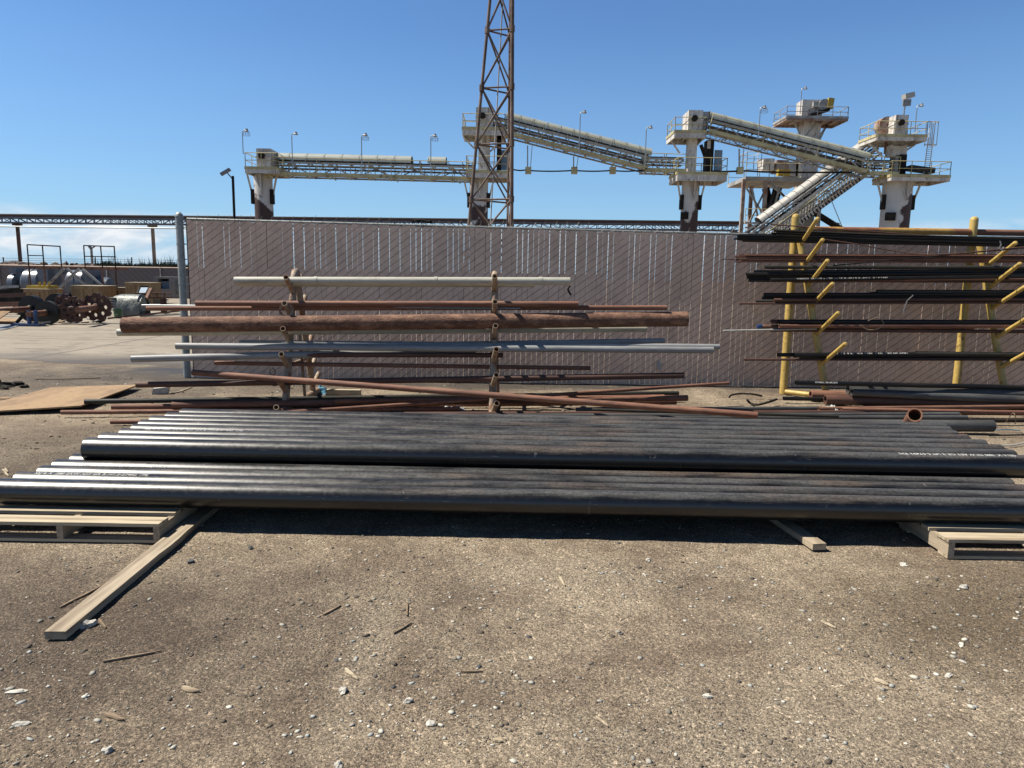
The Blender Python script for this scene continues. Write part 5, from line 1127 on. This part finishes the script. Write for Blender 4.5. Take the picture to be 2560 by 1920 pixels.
def bank():
    n = 130; P = []; fs = []
    for i in range(n):
        x = -48+i*.28; hh = 2.02+.22*noise.noise(V((x*.4, 0, 0)))+.20*noise.noise(V((x*1.7, 2, 0)))+.12*abs(noise.noise(V((x*5, 2, 0)))); hh -= max(0, (x+34))*.022
        if x > -24: hh -= (x+24)*.06
        for (yy, q) in ((52, 0), (54, .8), (56, .96+.05*noise.noise(V((x*4, 9, 0)))), (57, 1.0), (60, .92), (66, 0)): P.append((x, yy+.3*noise.noise(V((x*2, yy, 0))), hh*q))
    for i in range(n-1):
        for k in range(5): fs.append((i*6+k, (i+1)*6+k, (i+1)*6+k+1, i*6+k+1))
    mb = MB(); mb.add(P, fs); m = weather('lumpy_brown_earth', (.20, .14, .11), (.11, .075, .06), scale=1.5, rough=.95, bs=1, bscale=4, bd=.3)
    tag(mb.build('earth_bank', m), 'lumpy brown earth bank beyond the far fence', None, None, 'structure')
    mb = MB()
    for i in range(260):
        x = random.uniform(-46, -24); mb.ico((x, random.uniform(55.5, 57), 1.85+random.uniform(-.1, .22)-max(0, (x+34))*.022), random.uniform(.08, .26), 1, 1.0, (1, 1, .8), 0, i)
    tag(mb.build('earth_clods', m), 'clods of earth along the top of the far bank', None, None, 'stuff')
bank()
mb = MB()
for i in range(1700):
    px = random.uniform(238, 470); c = noise.noise(V((px*.02, 0, 0)))+.5*noise.noise(V((px*.07, 3, 0)))
    if c < -.25 and random.random() < .7: continue
    a = at(px, 668, 51+random.uniform(0, 2)); h_ = (.18+.35*max(0, c+.2))*random.uniform(.5, 1.4)+(.5 if random.random() < .03 else 0)
    a.z = 1.75; tip = a+V((random.uniform(-.2, .25)*h_*1.6, 0, h_+.15)); wd = .02
    mid = a.lerp(tip, .6)+V((0, 0, .02)); mb.add([a-V((wd, 0, 0)), a+V((wd, 0, 0)), mid+V((wd*.8, 0, 0)), tip, mid-V((wd*.8, 0, 0))], [(0, 1, 2, 3, 4)])
tag(mb.build('dry_grass', weather('dry_green_grass', (.07, .085, .035), (.16, .13, .06), scale=.6, rough=.8, bs=0)), 'tufts of dry green grass beyond the far fence', None, None, 'stuff')
P = []; mb = MB()
for i in range(60): x = -30+i*.32; P.append((x, 54, 1.42+.2*noise.noise(V((x*.5, 0, 0)))))
mb.add([(x, y, 0) for x, y, z in P]+[(x, y+1, z) for x, y, z in P]+[(x, y+3, 0) for x, y, z in P], [(i, i+1, 61+i, 60+i) for i in range(59)]+[(60+i, 61+i, 121+i, 120+i) for i in range(59)])
tag(mb.build('grassy_bank', weather('dark_scrub', (.06, .07, .035), (.10, .09, .05), scale=1, rough=.9, bs=0)), 'low grassy rise beyond the far fence', None, None, 'structure')
a = at(231, 661, 70); b_ = at(228, 622, 70); t = thing('street_lamp', (a.x, 70, 0), 'tiny twin-headed lamp seen through the right platform railing', 'street lamp')
MB().tube((a.x, 70, 0), b_, .12, 8).build('pole', MT['grey_paint'], t); mb = MB(); mb.bar(b_, b_+V((.45, 0, .3)), .1, .1); mb.bar(b_, b_+V((-.2, 0, .3)), .2, .2); mb.build('lamp_head', MT['grey_paint'], t)
mb = MB()
for px in (8, 238, 329): a = at(px, 665, 58); b_ = at(px, 643, 58); mb.tube((a.x, 58, 0), b_, .05, 6)
for z_ in (645, 650, 655): mb.tube(at(-20, z_, 58), at(445, z_+6, 58), .012, 4)
o = mb.build('wire_fence', MT['dark']); tag(o, 'thin wire fence on posts along the skyline beyond the far fence', 'wire fence')
# ------------------------------------------------------------------ far yard equipment
def drum(px0, px1, y0, y1, Y, lab, flange, slope=0):
    q = PR(px0, y0, px1, y1, Y); r = .74; zc = q[3]-r; t = thing('drum_machine', ((q[0]+q[1])/2, Y, 0), lab, 'machine', 'blue-grey drum machines by the far fence'); L = q[1]-q[0]
    MB().revolve((q[0], Y, zc), (1, 0, 0), [(0, .02), (0, r*.86), (.12, r), (L*.5-.02, r), (L*.5-.02, r+.03), (L*.5+.02, r+.03), (L*.5+.02, r), (L-.1, r), (L, r*.9), (L, .02)], 32).build('drum', MT['bluegrey'], t)
    if flange:
        f0 = q[0]-.55; MB().revolve((f0-.25, Y, zc-.12), (1, 0, 0), [(0, .02), (0, r*.80), (.30, r*.80), (.34, r*.5), (.34, .02)], 28).build('end_flange', MT['bluegrey'], t)
        MB().revolve((f0+.2, Y, zc-.12), (1, 0, 0), [(0, r*.35), (.4, r*.6), (.6, r*.7), (.6, .02)], 24).build('neck', MT['bluegrey'], t)
    else: MB().revolve((q[1]+.45, Y, zc-.2), (1, 0, 0), [(0, .02), (0, r*.85), (.7, r*.7), (.75, .02)], 28).build('end_dome', MT['bluegrey'], t)
    MB().box(q[1]-.05, Y-.6, zc-.3, q[1]+.55, Y+.6, zc+r+.05).build('bearing_housing', MT['bluegrey'], t)
    MB().box(q[0]-.75, Y-.35, zc+.5, q[0]-.35, Y+.35, zc+r+.06).build('bearing_bracket', MT['bluegrey'], t)
    mb = MB(); mb.box(q[0]-.3, Y-.5, 0, q[0]+.1, Y+.5, zc-.6); mb.box(q[1]-.1, Y-.5, 0, q[1]+.4, Y+.5, zc-.6); mb.build('pedestal', MT['dark'], t)
drum(68, 113, 673, 717, 41, 'blue-grey drum machine with a round end flange, at far left', True)
drum(178, 224, 675, 720, 41, 'blue-grey drum machine with a domed right end', False)
t = thing('railed_platform', at(180, 668, 38), 'tall thin steel platform frame with two railed ends over the scrap', 'platform')
Yp = 38.0; zd = at(180, 668, Yp).z; mb = MB(); a = at(66, 667, Yp); b_ = at(291, 670, Yp)
mb.box(a.x, Yp, zd-.12, b_.x, Yp+.08, zd); mb.box(a.x, Yp+1.1, zd-.12, b_.x, Yp+1.18, zd)
for i in range(12): x = a.x+(b_.x-a.x)*i/11; mb.bar((x, Yp, zd-.06), (x, Yp+1.1, zd-.06), .05, .06)
mb.build('deck_frame', MT['rust'], t)
mb = MB(); zr_ = at(100, 612, Yp).z; zm = at(100, 639, Yp).z
xl_ = [at(70, 640, Yp).x, at(108, 640, Yp).x, at(119, 640, Yp).x]; xr_ = [at(211, 640, Yp).x, at(253, 640, Yp).x, at(287, 640, Yp).x]
for X in (xl_, xr_):
    for k, x in enumerate(X): mb.tube((x, Yp+(0, 0, 1.1)[k] if X is xl_ else Yp+(0, .05, 0)[k], zd), (x, Yp+((0, 0, 1.1)[k] if X is xl_ else 0), zr_), .035, 6)
    mb.tube((X[0], Yp, zr_), (X[-1], Yp+(1.1 if X is xl_ else 0), zr_-.03), .035, 6); mb.tube((X[0], Yp, zm), (X[1 if X is xl_ else 2], Yp, zm), .028, 6)
mb.build('railing', MT['dark'], t)
for (x, m_) in ((xl_[0], 'rust_dark'), (xl_[1], 'rust'), (xr_[1], 'rust'), (xr_[2], 'rust_dark')):
    MB().tube((x, Yp, 0), (x, Yp, zd), .045, 8).build('leg', MT[m_], t)
mb = MB()
for x0_, y0_, x1_, y1_ in ((161, 671, 93, 738), (168, 671, 238, 736), (198, 672, 121, 746), (206, 673, 290, 742)): mb.bar(at(x0_, y0_, Yp-.1), at(x1_, y1_, Yp-.1), .11, .11)
mb.build('diagonal_brace', MT['grey_paint'], t)
def disc(px, py, rpx, Y, mat, lab, ang, th=.16, hub=.28, name='pulley_wheel', teeth=0, holes=0, shaft=None, shaftmat='rust', ry=None):
    c = at(px, py, Y); r = rpx/kk(c); ax = V((math.sin(ang), -math.cos(ang), 0)); ex = V((math.cos(ang), math.sin(ang), 0)); ez = V((0, 0, 1))
    c.z = max(c.z, r*1.0); t = thing(name, (c.x, c.y, 0), lab, 'wheel')
    mb = MB(); n = 72 if teeth else 40; out = []
    for i in range(n):
        a_ = 2*PI*i/n; rr = r
        if teeth: ph = (a_*teeth/(2*PI)) % 1; rr = r*(1.0 if ph < .5 else .86) if True else r
        out.append((rr*math.cos(a_), rr*math.sin(a_)))
    if holes:
        # ring of outer rim to hole field built as wedge sectors around round holes
        hr = r*.155; hc = r*.56; nh = holes; P = []; F_ = []
        def addpt(x, y): P.append((x, y)); return len(P)-1
        for h_ in range(nh):
            a0 = 2*PI*h_/nh; m_ = 12; inner = [addpt(hc*math.cos(a0)+hr*math.cos(2*PI*k/m_), hc*math.sin(a0)+hr*math.sin(2*PI*k/m_)) for k in range(m_)]
            bound = []
            for k in range(m_):
                an = 2*PI*k/m_; dx, dy = math.cos(an), math.sin(an); # cast from hole centre to sector boundary
                x, y = hc*math.cos(a0), hc*math.sin(a0); s_ = 0
                while s_ < 2*r:
                    xx, yy = x+dx*s_, y+dy*s_; rr = math.hypot(xx, yy); da = (math.atan2(yy, xx)-a0+PI) % (2*PI)-PI
                    lim = r*(1.0 if ((math.atan2(yy, xx)*teeth/(2*PI)) % 1) < .5 else .87) if teeth else r
                    if rr > lim or rr < r*.18 or abs(da) > PI/nh+.02: break
                    s_ += r*.02
                bound.append(addpt(x+dx*s_, y+dy*s_))
            for k in range(m_): F_.append((inner[k], inner[(k+1) % m_], bound[(k+1) % m_], bound[k]))
        nP = len(P); W3 = [c+ex*x+ez*y+ax*(th/2) for x, y in P]+[c+ex*x+ez*y-ax*(th/2) for x, y in P]
        mb.add(W3, F_+[tuple(q+nP for q in reversed(f)) for f in F_])
        for h_ in range(nh): a0 = 2*PI*h_/nh; cc_ = c+ex*(hc*math.cos(a0))+ez*(hc*math.sin(a0)); mb.revolve(cc_-ax*(th/2), ax, [(0, hr), (th, hr)], 12)
        # toothed rim band
        ring = []
        for q_, f_ in ((.80, 1), (1.0, 1)):
            pass
        ins = [(x*.82, y*.82) for x, y in out]; n_ = n
        W3 = [c+ex*x+ez*y+ax*(th/2+.003) for x, y in out+ins]+[c+ex*x+ez*y-ax*(th/2+.003) for x, y in out+ins]
        mb.add(W3, [(i, (i+1) % n_, n_+(i+1) % n_, n_+i) for i in range(n_)]+[(2*n_+(i+1) % n_, 2*n_+i, 3*n_+i, 3*n_+(i+1) % n_) for i in range(n_)]+[(i, 2*n_+i, 2*n_+(i+1) % n_, (i+1) % n_) for i in range(n_)])
    else: mb.plate(c, ex, ez, out, th)
    mb.build('disc', MT[mat], t)
    MB().revolve(c-ax*(-th/2), ax, [(0, r*hub), (.05, r*hub), (.09, r*hub*.8), (.09, .02)], 24).build('hub', MT[mat], t)
    if shaft: MB().revolve(c+ax*(th/2+.08), ax, [(0, shaft[1]), (shaft[0], shaft[1]), (shaft[0], .01)], 16).build('shaft', MT[shaftmat], t)
    return t
disc(81, 772, 33, 22.5, 'darksteel', 'large black pulley wheel on a rusty shaft at far left', -.05, shaft=(1.3, .085))
disc(120, 786, 29, 21.8, 'olive', 'grey-tan worn pulley wheel in front of the black one', .05, shaft=(.8, .085))
disc(143, 762, 28, 23.6, 'darksteel', 'black pulley wheel half hidden behind the left sprocket', 0)
disc(165, 768, 33, 22.6, 'rust_dark', 'rusty brown sprocket second from left, behind the front one', .0, name='sprocket', teeth=9, holes=8, shaft=(.5, .085))
disc(184, 774, 33, 21.9, 'rust_dark', 'rusty brown sprocket with round holes, nearest the black pulleys', .1, name='sprocket', teeth=9, holes=8)
disc(243, 768, 35, 22.4, 'rust_dark', 'rusty brown sprocket with big see-through holes, beside the wrapped motor', .2, name='sprocket', teeth=9, holes=7, shaft=(1.4, .085))
t = thing('jack_stand', gnd(79, 816), 'blue steel stand in front of the black pulley wheel', 'stand'); c = gnd(80, 816); mb = MB()
MB().box(c.x-.55, c.y-.1, 0, c.x+.25, c.y+.25, .07).build('base', MT['blue'], t)
for dx in (-.10, .10): MB().tube((c.x+dx, c.y+.05, .07), (c.x+dx, c.y+.05, .46), .055, 12).build('upright', MT['blue'], t)
mb.bar((c.x-.5, c.y+.1, .1), (c.x-.15, c.y+.1, .45), .1, .06); mb.build('chain_arm', MT['dark'], t)
# motor in plastic wrap, bucket
c = gnd(305, 790); t = thing('wrapped_motor', (c.x, c.y, 0), 'big grey electric motor partly wrapped in cloudy plastic', 'motor')
MB().revolve((c.x-.45, c.y+.5, .42), (1, 0, 0), [(0, .02), (0, .3), (.25, .36), (.95, .36), (1.0, .25), (1.0, .02)], 24).build('motor_body', MT['grime'], t)
mb = MB(); n = 18; P = []
for j in range(9):
    for i in range(n):
        an = PI*i/(n-1); rr = .47+.05*noise.noise(V((i*.8, j*.8, 0))); P.append((c.x-.25+j*.105, c.y+.5-rr*math.cos(an)*.9, .02+rr*1.55*math.sin(an)**.6*(1 if j < 7 else .9)))
mb.add(P, [(j*n+i, j*n+i+1, (j+1)*n+i+1, (j+1)*n+i) for j in range(8) for i in range(n-1)], True); mb.build('plastic_wrap', MT['grime'], t)
mb = MB()
for k in range(6): mb.box(c.x-.55, c.y+.15, .18+k*.09, c.x-.3, c.y+.75, .21+k*.09)
mb.build('cooling_fins', MT['grey_paint'], t)
c = gnd(296, 796); t = thing('bucket', (c.x, c.y, 0), 'dark green plastic bucket in front of the wrapped motor', 'bucket')
MB().revolve((c.x, c.y, 0), (0, 0, 1), [(0, .001), (0, .115), (.30, .15), (.31, .16), (.33, .16), (.33, .14), (.1, .11)], 24).build('body', MT['green'], t)
MB().box(c.x-.02, c.y-.147, .13, c.x+.07, c.y-.135, .15).build('label_sticker', MT['whitey'], t)
# timber crates and boxes
def crate(px0, y0, px1, y1, Y, dy, lab, mat='crate', boards=4, name='crate', roof=False):
    q = PR(px0, y0, px1, y1, Y); t = thing(name, ((q[0]+q[1])/2, Y, 0), lab, 'crate'); z1 = q[3]; z0 = max(0, q[2]) if False else 0
    mb = MB(); hh = z1-z0
    mb.box(q[0], Y, z0, q[1], Y+dy, z1-.04); mb.build('body', MT[mat], t)
    mb = MB()
    for k in range(boards): x = q[0]+(q[1]-q[0])*k/(boards-1); mb.box(x-.05, Y-.04, z0, x+.05, Y-.003, z1-.04)
    mb.box(q[0]-.04, Y-.05, z1-.16, q[1]+.04, Y-.043, z1-.05); mb.build('battens', MT[mat], t)
    MB().box(q[0]-.06, Y-.08, z1-.037, q[1]+.06, Y+dy, z1).build('lid', MT['wood'], t); return t
crate(182, 714, 253, 742, 36, 1.4, 'plain wooden crate behind the sprockets, in front of the domed drum')
crate(53, 722, 118, 742, 35, 1.2, 'low wooden crate carrying the yellow frame')
q = PR(66, 711, 120, 722, 35.3); t = thing('yellow_frame', (q[0], 35.3, q[2]), 'bright yellow steel frame resting on the low crate', 'frame')  # yellow steel frame, drawn as a solid beam with lugs
MB().box(q[0], 35.3, q[2], q[1], 36.1, q[3]-.05).build('beam', MT['yellowbright'], t)
for k in range(3): x = q[0]+(q[1]-q[0])*(.5+k*.22); MB().box(x, 35.4, q[3]-.05, x+.07, 35.5, q[3]+.12).build('lug', MT['yellowbright'], t)
crate(281, 719, 340, 738, 38, 1.2, 'lower tan crate in the stack right of the railed platform')
t = crate(316, 706, 378, 724, 36.5, 1.0, 'upper tan crate with a torn white cover, on the right of the stack')
crate(330, 722, 366, 745, 37.6, 1.0, 'slatted dark crate under the torn white cover crate', boards=3)
q = PR(384, 692, 446, 737, 44); t = thing('equipment_cabinet', ((q[0]+q[1])/2, 44, 0), 'pale tan metal cabinet with a square black opening, against the far fence', 'cabinet')
X0, X1, zt_ = q[0], q[1]+1.2, q[3]; o1 = PR(395, 697, 423, 722, 44); mcab = weather('tan_cabinet_paint', (.30, .27, .25), (.27, .24, .22), rough=.6, bs=0)
mb = MB(); mb.box(X0, 44, 0, o1[0], 45.5, zt_); mb.box(o1[1], 44, 0, X1, 45.5, zt_); mb.box(o1[0], 44, 0, o1[1], 45.5, o1[2]); mb.box(o1[0], 44, o1[3], o1[1], 45.5, zt_); mb.box(o1[0], 45.2, o1[2], o1[1], 45.5, o1[3]); mb.build('body', mcab, t)
MB().box(o1[0], 44.5, o1[2], o1[1], 44.55, o1[2]+.45).build('inner_panel', MT['mesh_glass'], t)
q = PR(438, 700, 462, 736, 43.96); MB().box(q[0], 43.97, q[2], q[1], 43.995, q[3]).build('side_panel', MT['grime'], t)
# rusty bench frame with propped window
c = gnd(375, 784); Yb_ = c.y; q = PR(338, 734, 412, 745, Yb_); t = thing('rusty_bench', (c.x, Yb_, 0), 'rusty open steel bench frame, right of the wrapped motor', 'bench')
mb = MB()
for y_ in (0, .6): mb.bar((q[0], Yb_+y_, q[3]), (q[1], Yb_+y_, q[3]), .05, .05); mb.bar((q[0], Yb_+y_, q[2]), (q[1], Yb_+y_, q[2]), .05, .05)
for k in range(5): x = q[0]+(q[1]-q[0])*k/4; mb.bar((x, Yb_, q[2]), (x, Yb_, q[3]), .05, .05, (0, 1, 0)); mb.bar((x, Yb_, q[3]), (x, Yb_+.6, q[3]), .05, .05)
mb.build('top_frame', MT['rust_orange'], t)
for k in (0, .12, .3, .85, .93, 1): x = q[0]+.03+(q[1]-q[0]-.06)*k; MB().bar((x, Yb_+.1, 0), (x, Yb_+.1, q[2]), .06, .06, (0, 1, 0)).build('leg', MT['rust_dark'], t)
a = at(342, 735, Yb_+.2); b_ = at(365, 735, Yb_+.2); c1 = at(374, 717, Yb_+.6); d1 = at(350, 717, Yb_+.6); t = thing('propped_panel', a, 'tilted glazed panel in a dark frame propped on the rusty bench', 'panel')
mb = MB()
for p_, q_ in ((a, d1), (d1, c1), (c1, b_), (b_, a)): mb.bar(p_, q_, .06, .06)
mb.build('frame', MT['dark'], t); mb = MB(); quad(mb, a, b_, c1, d1, -.01); mb.build('pane', MT['mesh_glass'], t)
a = at(348, 789, Yb_-1.2); a.z = .03; b_ = at(378, 722, Yb_-.1); tag(MB().bar(a, b_, .10, .10).build('leaning_post', MT['rust_orange']), 'reddish post leaning across the front of the rusty bench', 'post')
# scrap heap and boards on the far left
tags = 'scrap steel heaped at the far left'
for i, (x0_, y0_, x1_, y1_, r_, m_) in enumerate(((-40, 730, 55, 727, .16, 'dark'), (-40, 742, 60, 738, .2, 'rust_dark'), (-40, 752, 50, 750, .22, 'dark'), (-40, 763, 50, 760, .16, 'rust'), (-30, 720, 45, 716, .1, 'grey_paint'), (-20, 714, 48, 722, .12, 'dark'), (270, 796, 460, 776, .05, 'rust_dark'), (350, 792, 462, 785, .04, 'wood'), (300, 745, 345, 738, .06, 'grey_paint'))):
    Y_ = (29, 27, 26, 25, 30, 31, 21, 21, 30)[i]; a = at(x0_, y0_, Y_); b_ = at(x1_, y1_, Y_); tag(MB().bar(a, b_, r_, r_).build('scrap_beam', MT[m_]), ['uppermost dark beam', 'thick brown beam', 'thick black beam', 'reddish brown beam', 'thin grey bar', 'short dark bar', 'long rusty bar right of the bucket', 'pale strip of wood near the gate post', 'grey bar behind the wrapped motor'][i]+(' in the scrap heap at the left edge' if i < 6 else ' in the far yard'), 'beam', tags)
def board(pts, th, mat, lab, name='loose_board', cat='board', z0=.02):
    P = [gnd(a_, b__, z_) for a_, b__, z_ in pts]; mb = MB(); quad(mb, *P, th); tag(mb.build(name, MT[mat]), lab, cat)
board([(-30, 790, .35), (0, 778, .42), (38, 770, .45), (0, 795, .30)], .03, 'crate', 'tan board slanting up over the scrap at the left edge')
board([(-30, 805, .06), (40, 806, .06), (48, 800, .10), (-30, 792, .12)], .03, 'crate', 'tan board lying low at the left edge, beside the blue stand')
board([(-40, 828, .01), (8, 825, .01), (52, 814, .01), (-40, 811, .01)], .01, 'pvc', 'pale blue-grey sheet flat on the concrete at the left edge', 'flat_sheet', 'sheet')
for i in range(34):
    px = random.choice((random.uniform(0, 60), random.uniform(150, 280), random.uniform(95, 180), random.uniform(400, 450))); py = random.uniform(735, 812) if px < 60 else random.uniform(797, 812) if px < 300 else random.uniform(735, 760)
    p_ = gnd(px, py); s_ = random.uniform(.06, .22)*(p_.y/25); mb = MB(); an = random.uniform(0, 3)
    mb.obox((p_.x, p_.y, .04+s_*.15), V((math.cos(an), math.sin(an), .1))*s_, V((-math.sin(an), math.cos(an), 0))*s_*.4, V((0, 0, s_*.15)))
    tag(mb.build('scrap_piece', MT[random.choice(('wood', 'crate', 'whitey', 'rust', 'dark', 'grey_paint'))]), 'small piece of scrap littering the ground around the pulleys and crates', 'scrap', 'small scrap pieces in the far yard')
# black rubber tangle on top of the near fence
c = at(1054, 556, FY); mb = MB(); P = []
for i in range(30): P.append((c.x-.14+i*.0105+.02*random.uniform(-1, 1), FY+random.uniform(-.03, .03), c.z+.012+random.uniform(-.025, .022)))
mb.poly(P, .009, 6); mb.poly([(c.x-.16, FY, c.z+.02), (c.x-.02, FY-.02, c.z+.035), (c.x+.16, FY, c.z-.005)], .014, 8); tag(mb.build('cable_tangle', MT['dark']), 'black tangle of cable lying on top of the slatted fence', 'cable')
# ------------------------------------------------------------------ overall reflectance calibration for the exposure used
for m_ in bpy.data.materials:
    if not m_.use_nodes or m_.name.startswith('taupe'): continue
    nt = m_.node_tree
    for nd in list(nt.nodes):
        if nd.type != 'BSDF_PRINCIPLED': continue
        s_ = nd.inputs['Base Color']
        if s_.is_linked:
            src = s_.links[0].from_socket; nt.links.new(mixc(nt, 1.0, src, (.60, .60, .60), 'MULTIPLY'), s_)
